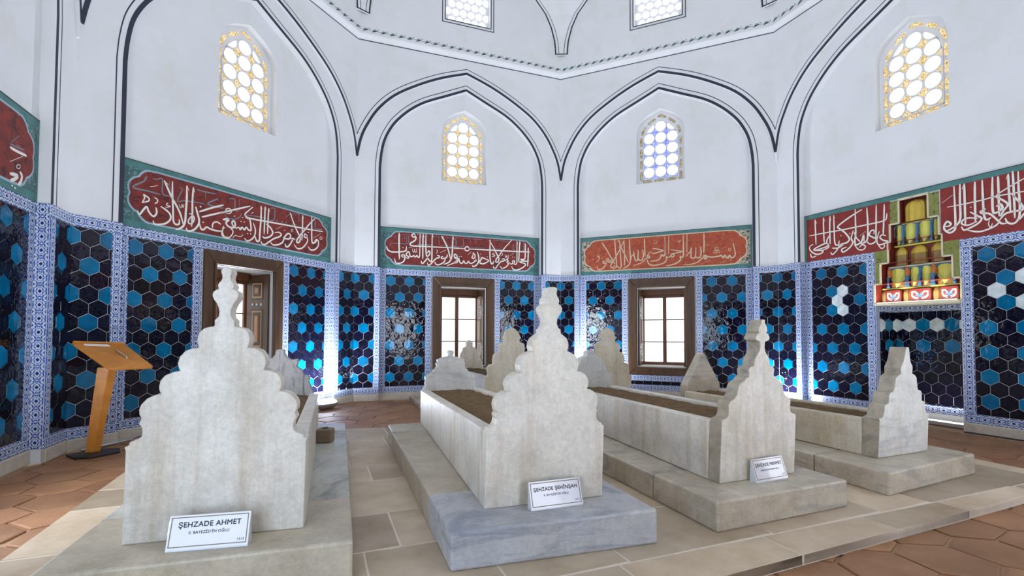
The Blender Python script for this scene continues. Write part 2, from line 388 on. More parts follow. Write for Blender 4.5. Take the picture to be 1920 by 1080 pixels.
MT['led_glow'] = emit('led_glow', (1.0, 0.97, 0.9), 3.0)

# ================================================================== THE ROOM
NW, RD, P0 = 1.60, 0.11, -0.04            # niche half width, niche depth, proud spandrel
Z_TOP = 6.56
INNER = [(0,5.965),(.38,5.79),(.80,5.595),(1.08,5.40),(1.30,5.18),(1.43,4.99),(1.53,4.76),(1.58,4.50),(1.60,4.25)]
OUTER = [(0,6.275),(.49,6.10),(.94,5.88),(1.35,5.62),(1.64,5.32),(1.83,5.0),(1.93,4.75),(1.99,4.45),(2.02,4.26)]
UW, UWZ0 = 0.455, 4.19                    # upper window: half width, sill; arch follows
UARCH = [(0,5.64),(.12,5.585),(.25,5.515),(.35,5.43),(.42,5.33),(.455,5.20)]
LWX, LWZ0, LWZ1 = 0.45, 0.58, 2.13        # lower window opening
MIH = [(0.168,3.107),(0.287,2.785),(0.318,2.535),(0.425,2.243),(0.51,1.95)]   # mihrab steps: half width, top
def densify(p, n=5): return catmull(p, n)
INNER_D, OUTER_D, UARCH_D = densify(INNER), densify(OUTER), densify(UARCH)
def interp(p, x):
    x = abs(x)
    if x <= p[0][0]: return p[0][1]
    for a, b in zip(p, p[1:]):
        if a[0] <= x <= b[0] and b[0] > a[0]: return a[1] + (b[1]-a[1]) * (x-a[0]) / (b[0]-a[0])
    return p[-1][1]
def full(half, sc=1.0): return [(-x*sc, z) for x, z in reversed(half)] + [(x*sc, z) for x, z in half[1:]]
def offset_path(p, d):
    out = []
    for i in range(len(p)):
        a = Vector(p[max(i-1,0)]); b = Vector(p[i]); c = Vector(p[min(i+1,len(p)-1)])
        n1 = Vector((-(b-a).y, (b-a).x)) if i else None
        n2 = Vector((-(c-b).y, (c-b).x)) if i < len(p)-1 else None
        ns = [q.normalized() for q in (n1, n2) if q is not None and q.length > 1e-9]
        n = sum(ns, Vector((0,0))).normalized(); k = 1 / max(0.4, n.dot(ns[0]))
        out.append(tuple(b + n * d * k))
    return out
def mih_top(x):
    for hw, z in MIH:
        if abs(x - 0.015) < hw: return z
    return 0
def strips(g, xs, fn, y):
    for xa, xb in zip(xs, xs[1:]):
        if xb - xa < 1e-5: continue
        A, B = fn(xa + 1e-6), fn(xb - 1e-6)
        for (a0, a1), (b0, b1) in zip(A, B):
            if a1 - a0 < 1e-5 and b1 - b0 < 1e-5: continue
            g.add([(xa,y,a0),(xb,y,b0),(xb,y,b1),(xa,y,a1)], [(0,1,2,3)])
def extrude_path(g, p, y0, y1):
    n = len(p); g.add([(x,y0,z) for x,z in p] + [(x,y1,z) for x,z in p], [(i,i+1,n+i+1,n+i) for i in range(n-1)])

# ------------------------------------------------------------------ glazed tiles
HW = 0.172; HR = HW / math.sqrt(3); ROW = 1.5 * HR; TT = 0.007
TILE_CACHE = {}
def hexpts(r): return [(r*math.sin(math.radians(60*i)), r*math.cos(math.radians(60*i))) for i in range(6)]
HEXG = hexpts(HR - 0.0019)
def tile_mesh(poly, matkey, side=False):
    key = (matkey, side, tuple((round(a,3), round(b,3)) for a, b in poly))
    if key in TILE_CACHE: return TILE_CACHE[key]
    cx = sum(p[0] for p in poly)/len(poly); cz = sum(p[1] for p in poly)/len(poly); k = 1 - 0.0035/max(0.012, math.sqrt(area(poly))/2); n = len(poly)
    v = [(x,0,z) for x,z in poly] + [(cx+(x-cx)*k,-TT,cz+(z-cz)*k) for x,z in poly]
    if side: v = [(-y, x, z) for x, y, z in v] if side > 0 else [(y, x, z) for x, y, z in v]
    f = [tuple(range(n,2*n))] + [(i,(i+1)%n,(i+1)%n+n,i+n) for i in range(n)]
    me = bpy.data.meshes.new('hexagonal_tile'); me.from_pydata(v, [], f); me.materials.append(MT[matkey]); me.update()
    TILE_CACHE[key] = me; return me
def hex_field(root, x0, x1, z0, z1, ox, y, colour, oz=0.11, side=0, edge=0.002):
    """pointy-top hexagons; ox = centre of column 0 in even rows, rows counted down from the top"""
    for r in range(-1, int((z1-z0)/ROW)+3):
        zc = z1 - oz - r*ROW
        for c in range(int((x0-ox)/HW)-2, int((x1-ox)/HW)+3):
            xc = ox + c*HW + (HW/2 if r % 2 else 0)
            p = clip_rect([(xc+a, zc+b) for a, b in HEXG], x0+edge, x1-edge, z0+edge, z1-edge)
            if len(p) < 3 or area(p) < 0.0004: continue
            me = tile_mesh([(a-xc, b-zc) for a, b in p], colour(r, c), side)
            inst('hexagonal_tile', me, root, (xc, y, zc) if not side else (y, xc, zc))
def alt(phase=0): return lambda r, c: 'turq' if r % 2 == 0 and (c + r//2 + phase) % 2 == 0 else 'dark'
BCACHE = {}
def border(root, x0, x1, z0, z1, y, vertical=False, tile=0.25, jamb=0):
    L = (z1-z0) if vertical else (x1-x0); w = (x1-x0) if vertical else (z1-z0)
    if L < 0.02: return
    n = max(1, round(L/tile)); l = L/n; g = 0.0015; key = (round(l,3), round(w,3), vertical, jamb)
    if key not in BCACHE:
        reps = max(1, round(l/(w*1.05))); a, b = l/2-g, w/2-g; v = []; uv = []
        for s, yy, k in ((1.0, 0, 0), (1.0, -TT+0.002, 0), (1.0, -TT, 0.002)):
            for p, q in ((-a+k,-b+k),(a-k,-b+k),(a-k,b-k),(-a+k,b-k)):
                P = (q,yy,p) if vertical else (p,yy,q)
                if jamb: P = (-yy*jamb, P[0], P[2])
                v.append(P); uv.append(((p/l+0.5)*reps, q/w+0.5))
        f = [(8,9,10,11)] + [(i,(i+1)%4,(i+1)%4+4,i+4) for i in range(4)] + [(i+4,(i+1)%4+4,(i+1)%4+8,i+8) for i in range(4)]
        me = bpy.data.meshes.new('border_tile'); me.from_pydata(v, [], f); ul = me.uv_layers.new(name='UVMap')
        for pl in me.polygons:
            for li, vi in zip(pl.loop_indices, pl.vertices): ul.data[li].uv = uv[vi]
        me.materials.append(MT['border']); me.update(); BCACHE[key] = me
    for i in range(n):
        t = -L/2 + l*(i+0.5); xc, zc = (x0+x1)/2, (z0+z1)/2
        if jamb: inst('border_tile', BCACHE[key], root, (y, xc, zc+t))
        else: inst('border_tile', BCACHE[key], root, (xc, y, zc+t) if vertical else (xc+t, y, zc))

WALLN = {-1: ('wall_left', 'near left wall with the end of a red inscription panel'),
         0: ('wall_far_left', 'left wall with gold-rimmed arched window above the grey footstone'),
         1: ('wall_back_left', 'back wall left of the central corner with arched niche'),
         2: ('wall_back_right', 'back wall right of the central corner with arched niche'),
         3: ('wall_right', 'right wall holding the stepped painted prayer niche'),
         4: ('wall_near_right', 'plain near right wall outside the picture'),
         5: ('wall_front_right', 'plain front right wall behind the photographer'),
         6: ('wall_front', 'entrance wall behind the photographer')}
DADO_T, DADO_B, PL = 2.43, 0.13, 0.13
H0, H1 = 0.24, 2.31                       # hexagon field between the borders
def build_wall(k):
    M, rz, hl = wall_frame(k); name, label = WALLN[k]
    detail = k in (-1, 0, 1, 2, 3)
    hl0 = hl + P0*math.tan(math.pi/8)     # the proud spandrel is cut back at the mitre
    g = G(); sc = hl0/2.02
    xi = sorted(set([x for x, _ in full(INNER_D)] + [-LWX, LWX, -UW, UW, -0.75, 0.75] + [x for x, _ in full(UARCH_D)]
                    + ([s*hw+0.015 for hw, _ in MIH for s in (-1,1)] if k == 3 else [])))
    xi = [x for x in xi if abs(x) <= NW]
    def back(x):
        cuts = []
        if k == 3:
            if mih_top(x) > 0: cuts.append((0, mih_top(x)))
        elif k == 6:
            if abs(x) < 0.75: cuts.append((0, 2.3))
        elif abs(x) < LWX: cuts.append((LWZ0, LWZ1))
        if abs(x) < UW: cuts.append((UWZ0, interp(UARCH_D, x)))
        out, z = [], 0.0
        for a, b in cuts: out.append((z, a)); z = b
        out.append((z, interp(INNER_D, x))); return out
    strips(g, xi, back, RD)
    xo = sorted(set([x*sc for x, _ in full(OUTER_D)] + [x for x, _ in full(INNER_D)] + [-hl, hl, -hl0, hl0]))
    def pier(x):
        top = interp([(a*sc, b) for a, b in OUTER_D], x)
        return [(interp(INNER_D, x), top)] if abs(x) < NW else [(0, top)]
    strips(g, [x for x in xo if abs(x) <= hl+1e-6], pier, 0.0)
    strips(g, [x for x in xo if abs(x) <= hl0+1e-6], lambda x: [(interp([(a*sc,b) for a,b in OUTER_D], x), Z_TOP+0.01)], P0)
    extrude_path(g, full(OUTER_D, sc), P0, 0.0)
    extrude_path(g, [(-NW,0)] + full(INNER_D) + [(NW,0)], 0.0, RD)
    # reveals of the two openings
    extrude_path(g, [(-UW,UWZ0)] + full(UARCH_D) + [(UW,UWZ0),(-UW,UWZ0)], RD, RD+0.13)
    if k not in (3, 6): extrude_path(g, [(-LWX,LWZ0),(-LWX,LWZ1),(LWX,LWZ1),(LWX,LWZ0),(-LWX,LWZ0)], RD, RD+0.58)
    if k == 6: extrude_path(g, [(-.75,0),(-.75,2.3),(.75,2.3),(.75,0)], RD, RD+0.6)
    root = mesh(name, g.get(), MT['plaster'], loc=(M.x, M.y, 0), rz=rz); tag(root, label, 'wall', kind='structure')
    # painted double lines
    def painted(path, lim, y):
        for off, w in ((0.0235, 0.047), (0.105, 0.013)):
            p = offset_path(path, off); q = []
            for a, b in zip(p, p[1:]):
                ia, ib = abs(a[0]) <= lim, abs(b[0]) <= lim
                if ia and not q: q.append(a)
                if ia != ib:
                    t = (math.copysign(lim, a[0] if not ia else b[0]) - a[0]) / (b[0]-a[0]); m = (a[0]+(b[0]-a[0])*t, a[1]+(b[1]-a[1])*t)
                    q.append(m)
                if ib: q.append(b)
            gg = G().ribbon(q, w, y); mesh('painted_line', gg.get(), MT['line'], root)
    painted([(-NW, DADO_T)] + full(INNER_D) + [(NW, DADO_T)], 9, -0.0015)
    painted(full(OUTER_D, sc), hl0, P0-0.0015)
    mesh('painted_line', G().ribbon([(-hl0, Z_TOP), (hl0, Z_TOP)], 0.016, P0-0.0015).get(), MT['line'], root)
    # cornice: a bright cove stepping into the room
    cg = G(); prof = [(P0,6.57),(P0-0.035,6.578),(P0-0.08,6.597),(P0-0.10,6.625),(P0-0.10,6.66)]; vv = []
    for y, z in prof:
        x = hl + y*math.tan(math.pi/8); vv += [(-x,y,z),(x,y,z)]
    cg.add(vv, [(2*i,2*i+1,2*i+3,2*i+2) for i in range(len(prof)-1)]); mesh('cornice', cg.get(), MT['plaster'], root)
    # plinth
    pg = G(); pw = 0.025
    x1 = hl - pw*math.tan(math.pi/8)
    gap = 0.75 if k == 6 else (0.495 if k == 3 else 0)
    pg.box(-x1,-NW-0.0,-pw,0.02,0,PL); pg.box(NW,x1,-pw,0.02,0,PL)
    if gap: pg.box(-NW,-gap,RD-pw,RD+.02,0,PL); pg.box(gap+(.03 if k==3 else 0),NW,RD-pw,RD+.02,0,PL)
    else: pg.box(-NW,NW,RD-pw,RD+.02,0,PL)
    mesh('plinth', bevelled(pg.get(), 0.008), MT['plinth'], root)
    if not detail:
        dg = G(); dg.box(-hl+.03,-NW,-0.006,0.0,PL,DADO_T); dg.box(NW,hl-.03,-0.006,0.0,PL,DADO_T)
        if k == 6: dg.box(-NW,-.85,RD-.006,RD,PL,DADO_T); dg.box(.85,NW,RD-.006,RD,PL,DADO_T)
        else: dg.box(-NW,-.64,RD-.006,RD,PL,DADO_T); dg.box(.64,NW,RD-.006,RD,PL,DADO_T)
        mesh('dado', dg.get(), MT['dark'], root); return root
    # ---- tiled dado
    right_only = k == -1
    for s in (-1, 1):
        if right_only and s < 0: continue
        a, b = (NW, hl-0.004) if s > 0 else (-hl+0.004, -NW)
        ea, eb = (NW, NW+0.10) if s > 0 else (-NW-0.10, -NW)
        border(root, a, b, H1, DADO_T, 0); border(root, a, b, DADO_B, H0, 0)
        border(root, ea, eb, H0, H1, 0, True)
        ha, hb = (NW+0.10, hl-0.001) if s > 0 else (-hl+0.001, -NW-0.10)
        hex_field(root, ha, hb, H0, H1, s*hl, 0, alt(0), oz=0.10)
        border(root, 0.003, RD-0.003, DADO_B, DADO_T, s*NW, True, jamb=-s)      # jamb of the niche
    if k == 3:
        border(root, -NW, -.495, H1, DADO_T, RD); border(root, .525, NW, H1, DADO_T, RD)
    else: border(root, 0.0 if right_only else -NW, NW, H1, DADO_T, RD)
    def fields(lst):
        for x0, x1, ox, col in lst: hex_field(root, x0, x1, H0, H1, ox, RD, col)
    inner = 0.63 if k != 3 else 0.52
    for s in (-1, 1):
        if right_only and s < 0: continue
        a, b = sorted((s*NW, s*(NW-0.12))); border(root, a, b, H0, H1, RD, True)
        w = 0.12 if k != 3 else 0.115
        c = (0.02 if k == 3 else 0.0)
        a, b = sorted((s*inner + c*0.8, s*(inner+w) + c*0.8)); border(root, a, b, H0, H1, RD, True)
        a, b = sorted((s*NW, s*inner + c*0.8)); border(root, a, b, DADO_B, H0, RD)
    if k == 0: fields([(-1.48,-.75,-1.417,alt()), (.75,1.48,.84,alt())])
    elif k == 1: fields([(-1.48,-.75,-1.397,alt()), (.75,1.48,.76,alt())])
    elif k == 2: fields([(-1.48,-.75,-1.51,alt()), (.75,1.48,.74,alt(1))])
    elif k == -1: fields([(.75,1.48,.80,alt())])
    else:
        def dl(r, c):
            if (r, c) in ((2,2),(3,1),(4,2)): return 'white'
            if (r, c) in ((3,3),(2,1),(4,1)): return 'turq'
            return 'turq' if r % 2 == 0 and (c + (r//2 if r < 6 else 1 + r//2)) % 2 == (0 if r else 0) and r not in (2,4) else 'dark'
        def dr(r, c):
            if (r, c) in ((3,0),(2,2),(4,2)): return 'white'
            if (r, c) in ((2,1),(4,1),(3,2)): return 'turq'
            return 'turq' if r % 2 == 0 and r not in (2,4) and c % 2 == (0 if r > 4 else 0) else 'dark'
        fields([(-1.48,-.62,-1.324,dl), (.651,1.48,.79,dr)])
    if k in (0, 1, 2):                    # courses under the window
        border(root, -.63, .63, .315, .43, RD); border(root, -.63, .63, DADO_B, H0, RD)
        hex_field(root, -.63, .63, H0, .315, -.60, RD, lambda r, c: 'turq' if r % 2 else 'dark', oz=0.035)
    # flower chain on the drum foot
    n = 25; gd, gl = G(), G(); y = P0-0.1025; xl = hl + y*math.tan(math.pi/8)
    for i in range(n):
        x = -xl + (i+.5)*2*xl/n; z = 6.70
        gd.add([(x-.06,y,z-.034),(x+.055,y,z+.004),(x-.02,y,z+.006)], [(0,1,2)]); gd.add([(x+.06,y,z-.002),(x+.10,y,z-.006),(x+.10,y,z+.0),(x+.06,y,z+.004)], [(0,1,2,3)])
        gl.add([(x-.06,y,z-.004),(x+.0,y,z+.036),(x+.06,y,z+.008),(x-.02,y,z+.004)], [(0,3,2,1)])
        gd.add([(x+.058+.009*math.cos(t),y,z+.034+.009*math.sin(t)) for t in (0,1.05,2.1,3.14,4.2,5.2)], [tuple(range(6))])
    tag(mesh('flower_chain', gd.get(), MT['line'], root), kind='stuff'); tag(mesh('leaf_chain', gl.get(), MT['leaf_green'], root), kind='stuff')
    return root
WROOT = {k: build_wall(k) for k in range(-1, 7)}

# ------------------------------------------------------------------ drum, squinch lines, dome
def build_ceiling():
    g = G(); ybk = P0-0.10; t8 = math.tan(math.pi/8)
    for k in range(-1, 7):
        M, rz, hl = wall_frame(k); x = hl + ybk*t8
        xs = [-x, -.44, .44, x]
        for xa, xb in zip(xs, xs[1:]):
            zs = [(6.655,7.25),(8.35,8.9)] if abs(xa+xb) < 0.01 else [(6.655,8.9)]
            for a, b in zs:
                P = [wpt(k, xa, ybk, a), wpt(k, xb, ybk, a), wpt(k, xb, ybk, b), wpt(k, xa, ybk, b)]; g.add(P, [(0,1,2,3)])
        rv = [(-.44,7.25),(-.44,8.35),(.44,8.35),(.44,7.25),(-.44,7.25)]
        for (a, b), (c, d) in zip(rv, rv[1:]):
            g.add([wpt(k,a,ybk,b), wpt(k,c,ybk,d), wpt(k,c,ybk+.12,d), wpt(k,a,ybk+.12,b)], [(0,1,2,3)])
    # dome
    nb, nr = 48, 12; R = 5.25; b0 = len(g.v); v = []
    for j in range(nr+1):
        a = math.pi/2*j/nr
        for i in range(nb):
            t = 2*math.pi*i/nb; v.append((R*math.cos(a)*math.cos(t), R*math.cos(a)*math.sin(t), 8.85+4.0*math.sin(a)))
    g.add(v, [(j*nb+i, j*nb+(i+1)%nb, (j+1)*nb+(i+1)%nb, (j+1)*nb+i) for j in range(nr) for i in range(nb)])
    c = mesh('ceiling', g.get(), MT['plaster']); tag(c, 'white plastered drum and dome above the floral cornice', 'ceiling', kind='structure')
    # squinches over the corners: ruled shells whose rims carry double lines
    off = [(.15,6.985),(.155,7.10),(.175,7.27),(.25,7.53),(.38,7.79),(.60,8.04),(.95,8.30),(1.4,8.52)]
    for k in range(0, 5):
        hlA = wall_frame(k-1)[2] + ybk*t8; hlB = wall_frame(k)[2] + ybk*t8
        Lp = [wpt(k-1, hlA-o, ybk-.02, z) for o, z in off]; Rp = [wpt(k, -hlB+o, ybk-.02, z) for o, z in off]
        sg = G(); v = []
        for a, b in zip(Lp, Rp): v += [a, (a+b)/2, b]
        n = len(Lp); f = []
        for i in range(n-1): f += [(3*i,3*i+1,3*i+4,3*i+3), (3*i+1,3*i+2,3*i+5,3*i+4)]
        La = [wpt(k-1, hlA-o, ybk+.01, z) for o, z in off]; Ra = [wpt(k, -hlB+o, ybk+.01, z) for o, z in off]
        b = len(v); v += La + Ra
        for i in range(n-1): f += [(3*i, 3*i+3, b+i+1, b+i), (3*i+2, 3*i+5, b+n+i+1, b+n+i)]
        f.append((0, 1, 2, b+n, b)); sg.add(v, f)
        mesh('squinch', sg.get(), MT['plaster'], c)
        lg = G()
        def band(P, w, toward):
            q = []
            for i, p in enumerate(P):
                d = (toward[i]-p).normalized(); e = p + d*w; s = -Vector((p.x, p.y, 0)).normalized()*0.004
                q += [p+s, e+s]
            lg.add(q, [(2*i,2*i+1,2*i+3,2*i+2) for i in range(len(P)-1)])
        mid = [(a+b)/2 for a, b in zip(Lp, Rp)]
        band(Lp, .028, mid); band(Rp, .028, mid)
        Li = [p + (m-p)*min(1, .075/max(.01,(m-p).length)) for p, m in zip(Lp, mid)]; Ri = [p + (m-p)*min(1, .075/max(.01,(m-p).length)) for p, m in zip(Rp, mid)]
        band(Li, .010, mid); band(Ri, .010, mid)
        s = -Vector((mid[0].x, mid[0].y, 0)).normalized()*0.005
        lg.add([Lp[0]+s, Rp[0]+s, Rp[0]+s+Vector((0,0,.022)), Lp[0]+s+Vector((0,0,.022))], [(0,1,2,3)])
        # inner chevron
        top = [(.30,7.95),(0.0,7.72)]
        for w, dz in ((.03, 0), (.012, .10)):
            A = wpt(k-1, hlA-.20, ybk-.03, 7.98+dz); B = wpt(k, -hlB+.20, ybk-.03, 7.98+dz); m = (A+B)/2; m.z = 7.66+dz; m2 = m - Vector((m.x,m.y,0)).normalized()*0.03
            for E in (A, B): lg.add([E, m2, m2+Vector((0,0,w*1.6)), E+Vector((0,0,w*1.6))], [(0,1,2,3)])
        mesh('painted_line', lg.get(), MT['line'], c)
    for k in (0, 1, 2, 3):
        lg = G()
        for o, w in ((.012,.016), (.065,.016)):
            a = .44+o; z = 7.25-o
            P = [wpt(k, x, ybk-.003, zz) for x, zz in ((-a-w,8.5),(-a,8.5),(-a-w,z-w),(-a,z),(a+w,z-w),(a,z),(a+w,8.5),(a,8.5))]
            lg.add(P, [(0,1,3,2),(2,3,5,4),(4,5,7,6)])
        mesh('painted_line', lg.get(), MT['line'], c)
    return c
CEIL = build_ceiling()

# ------------------------------------------------------------------ windows
WN = [0]
def win(k, label):
    WN[0] += 1; M, rz, hl = wall_frame(k)
    return tag(empty('window_%d' % WN[0], (M.x, M.y, 0), rz), label, 'window', kind='structure')
def disc(cx, cz, r, y, n=24, clipf=None):
    p = [(cx+r*math.cos(2*math.pi*i/n), cz+r*math.sin(2*math.pi*i/n)) for i in range(n)]
    if clipf: p = [(x, min(z, clipf(x))) for x, z in p]
    return p
def upper_window(k, label, mos, strip, simple=False):
    t = win(k, label); y = RD+0.12
    if simple:
        g = G(); strips(g, [x for x, _ in full(UARCH_D)], lambda x: [(UWZ0, interp(UARCH_D, x))], y); mesh('pane', g.get(), MT['pane_hidden'], t); return
    g = G(); strips(g, [x for x, _ in full(UARCH_D)], lambda x: [(UWZ0, interp(UARCH_D, x))], y+.012); mesh('tracery_panel', g.get(), MT['gypsum'], t)
    inn = lambda x: interp(UARCH_D, x*1.38) - 0.185
    g = G(); xs = [-.325+.65*i/26 for i in range(27)]
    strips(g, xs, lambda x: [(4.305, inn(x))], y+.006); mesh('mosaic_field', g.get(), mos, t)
    for r in range(5):
        for c in (-1, 0, 1):
            cx, cz = c*.222, 4.425+r*.2265
            p = disc(cx, cz, .096, y, 28, inn); o = disc(cx, cz, .1125, y, 28, lambda x: inn(x)+.012)
            if max(q[1] for q in p) - min(q[1] for q in p) < .05: continue
            n = len(p); g = G(); g.add([(x,y-.004,z) for x,z in p], [tuple(range(n))]); mesh('pane', g.get(), MT['pane'], t)
            g = G(); g.add([(x,y+.004,z) for x,z in o]+[(x,y-.012,z) for x,z in o]+[(x,y-.012,z) for x,z in p]+[(x,y-.002,z) for x,z in p],
                           [(i,(i+1)%n,(i+1)%n+n,i+n) for i in range(n)]+[(i+n,(i+1)%n+n,(i+1)%n+2*n,i+2*n) for i in range(n)]+[(i+2*n,(i+1)%n+2*n,(i+1)%n+3*n,i+3*n) for i in range(n)])
            mesh('tracery_ring', g.get(), MT['gypsum'], t, smooth=True)
    # rim of short mosaic strips
    path = [(-.375,4.26)] + [(x*.825, z-.088) for x, z in full(UARCH_D)] + [(.375,4.26),(-.375,4.26)]
    L = [0]
    for a, b in zip(path, path[1:]): L.append(L[-1] + math.hypot(b[0]-a[0], b[1]-a[1]))
    def at(s):
        for i in range(len(path)-1):
            if L[i] <= s <= L[i+1] + 1e-9:
                q = (s-L[i])/max(1e-9, L[i+1]-L[i]); return (path[i][0]+(path[i+1][0]-path[i][0])*q, path[i][1]+(path[i+1][1]-path[i][1])*q)
        return path[-1]
    n = 16; step = L[-1]/n
    for i in range(n):
        s0, s1 = i*step+.025, (i+1)*step-.025; pts = [at(s0+(s1-s0)*j/8) for j in range(9)]
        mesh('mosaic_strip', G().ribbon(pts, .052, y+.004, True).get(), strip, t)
    g = G(); strips(g, [-.325+.65*i/26 for i in range(27)], lambda x: [(inn(x), inn(x)+.014)], y+.001); g.box(-.339,-.325,y-.004,y+.01,4.29,inn(.325)); g.box(.325,.339,y-.004,y+.01,4.29,inn(.325)); g.box(-.339,.339,y-.004,y+.01,4.29,4.304)
    mesh('tracery_bead', g.get(), MT['gypsum'], t)
upper_window(0, 'arched round-paned window with gold rim on the left wall above the lectern', MT['gold'], MT['gold'])
upper_window(1, 'arched round-paned window with gold mosaic, left of the two back walls', MT['gold'], MT['gold'])
upper_window(2, 'arched round-paned window with blue mosaic between its panes', MT['blue_mos'], MT['green_mos'])
upper_window(3, 'arched round-paned window with gold rim above the prayer niche', MT['gold'], MT['gold'])
for k, l in ((-1, 'upper arched window of the near left wall, out of frame'), (4, 'upper arched window of the near right wall, out of frame'),
             (5, 'upper arched window of the front right wall, out of frame'), (6, 'upper arched window over the entrance, out of frame')):
    upper_window(k, l, None, None, True)
def drum_window(k, label, simple):
    t = win(k, label); y = P0-0.10+.10
    if simple:
        mesh('pane', G().box(-.44,.44,y,y+.01,7.25,8.35).get(), MT['pane_hidden'], t); return
    mesh('tracery', G().box(-.44,.44,y+.01,y+.03,7.25,8.35).get(), MT['gypsum'], t)
    for r in range(7):
        for c in range(-3, 4):
            cx, cz = c*.155 + (.0775 if r % 2 else 0), 7.325 + r*.155
            p = clip_rect(disc(cx, cz, .062, y), -.42, .42, 7.26, 8.34)
            if len(p) < 3 or area(p) < .002: continue
            g = G(); g.add([(x,y,z) for x,z in p], [tuple(range(len(p)))]); mesh('pane', g.get(), MT['pane'], t)
drum_window(1, 'small drum window with round panes above the left back wall', False)
drum_window(2, 'small drum window with round panes above the right back wall', False)
for k, l in ((-1,'near left'),(0,'left'),(3,'right'),(4,'near right'),(5,'front right'),(6,'front')):
    drum_window(k, 'drum window above the %s wall, out of frame' % l, True)

CARVE = {}
def shutter(t, x, s, detailed):
    """open leaf folded against the reveal; s = direction its face looks along x"""
    y0, y1, z0, z1 = RD+.05, RD+.50, .60, 2.10
    a, b = sorted((x, x+s*.035)); leaf = mesh('shutter', bevelled(G().box(a,b,y0,y1,z0,z1).get(), .004), MT['wood_dark'], t)
    fx = x+s*.035; ym = (y0+y1)/2
    for (za, zb) in ((1.72,2.00),(0.98,1.58),(.66,.86)):
        for i in range(5):
            w = .13 - i*.024; h = (zb-za)/2 - i*.026
            if w <= .01 or h <= .01: break
            zc = (za+zb)/2; a, b = sorted((fx - s*.002, fx + s*(.003+.003*i)))
            mesh('carved_panel', G().box(a,b,ym-w,ym+w,zc-h,zc+h).get(), [MT['wood_black'],MT['wood_gold'],MT['wood_black'],MT['wood_dark'],MT['wood_gold']][i], leaf)
    for zc in (1.65, .92):
        for j in (-1,0,1):
            c = Vector((fx+s*.004, ym+j*.09, zc)); g = G(); n = 8
            v = [(c.x, c.y+.022*math.cos(2*math.pi*q/n), c.z+.022*math.sin(2*math.pi*q/n)) for q in range(n)] + [(c.x+s*.012, c.y+.012*math.cos(2*math.pi*q/n), c.z+.012*math.sin(2*math.pi*q/n)) for q in range(n)]
            g.add(v, [(q,(q+1)%n,(q+1)%n+n,q+n) for q in range(n)] + [tuple(range(n,2*n))]); mesh('stud', g.get(), MT['stud'], leaf)
def lower_window(k, label, simple=False):
    t = win(k, label); y = RD+.57
    if simple:
        mesh('pane', G().box(-.45,.45,y,y+.01,.58,2.13).get(), MT['pane_hidden'], t)
    o, i_ = (-.615,.615,.435,2.31), (-.452,.452,.582,2.128); yf, yi = RD-.045, RD-.012
    (ax,bx,az,bz), (cx,dx,cz,dz) = o, i_
    for p in ([(ax,az),(bx,az),(dx,cz),(cx,cz)], [(bx,az),(bx,bz),(dx,dz),(dx,cz)], [(bx,bz),(ax,bz),(cx,dz),(dx,dz)], [(ax,bz),(ax,az),(cx,cz),(cx,dz)]):
        mesh('casing', bevelled(G().poly_xz(p, yf, RD+.03).get(), .008), MT['wood_dark'], t)
    for p in ([(-.49,.545),(.49,.545),(.462,.573),(-.462,.573)], [(.49,.545),(.49,2.165),(.462,2.137),(.462,.573)], [(.49,2.165),(-.49,2.165),(-.462,2.137),(.462,2.137)], [(-.49,2.165),(-.49,.545),(-.462,.573),(-.462,2.137)]):
        mesh('casing_bead', G().poly_xz(p, yf-.014, yf+.002).get(), MT['wood_dark'], t)
    if simple: return
    x0, x1, z0, z1 = -.45, .45, .60, 2.02; sw = .05
    mesh('sill', G().box(-.45,.45,RD+.02,y+.02,.58,.60).get(), MT['reveal'], t)
    mesh('lintel', G().box(-.45,.45,y-.10,y+.03,2.02,2.13).get(), MT['wood_red'], t)
    for a, b in ((x0,x0+sw),(x1-sw,x1)): mesh('sash_stile', bevelled(G().box(a,b,y-.03,y+.03,z0,z1).get(), .006), MT['wood_red'], t)
    for a, b in ((z0,z0+.06),(z1-.055,z1)): mesh('sash_rail', bevelled(G().box(x0+sw,x1-sw,y-.028,y+.028,a,b).get(), .006), MT['wood_red'], t)
    mesh('mullion', bevelled(G().box(-.035,.035,y-.032,y+.03,z0+.06,z1-.055).get(), .006), MT['wood_red'], t)
    zz = [z0+.06, 1.065, 1.515, z1-.055]
    for a, b in ((x0+sw,-.035),(.035,x1-sw)):
        for c, d in zip(zz, zz[1:]):
            mesh('pane', G().box(a,b,y+.008,y+.016,c+.007,d-.007).get(), MT['pane'], t)
        for z in zz[1:3]: mesh('glazing_bar', G().box(a,b,y-.004,y+.012,z-.010,z+.010).get(), MT['wood_red'], t)
    shutter(t, .448, -1, True); shutter(t, -.448, 1, True)
lower_window(0, 'low casement window with carved shutter behind the largest headstone')
lower_window(1, 'low casement window, left of the two on the back walls')
lower_window(2, 'low casement window in brown casing beside the triangular footstone')
for k, l in ((-1,'near left'),(4,'near right'),(5,'front right')): lower_window(k, 'low window of the %s wall, out of frame' % l, True)
# entrance doorway trim behind the camera
M_, rz_, hl_ = wall_frame(6)
d = tag(empty('door_1', (M_.x, M_.y, 0), rz_), 'open entrance doorway behind the photographer', 'door', kind='structure')
for a, b, c, e in ((-.85,-.75,0,2.4),(.75,.85,0,2.4),(-.75,.75,2.3,2.4)): mesh('jamb', bevelled(G().box(a,b,RD-.03,RD+.05,c,e).get(), .006), MT['marble_old'], d)

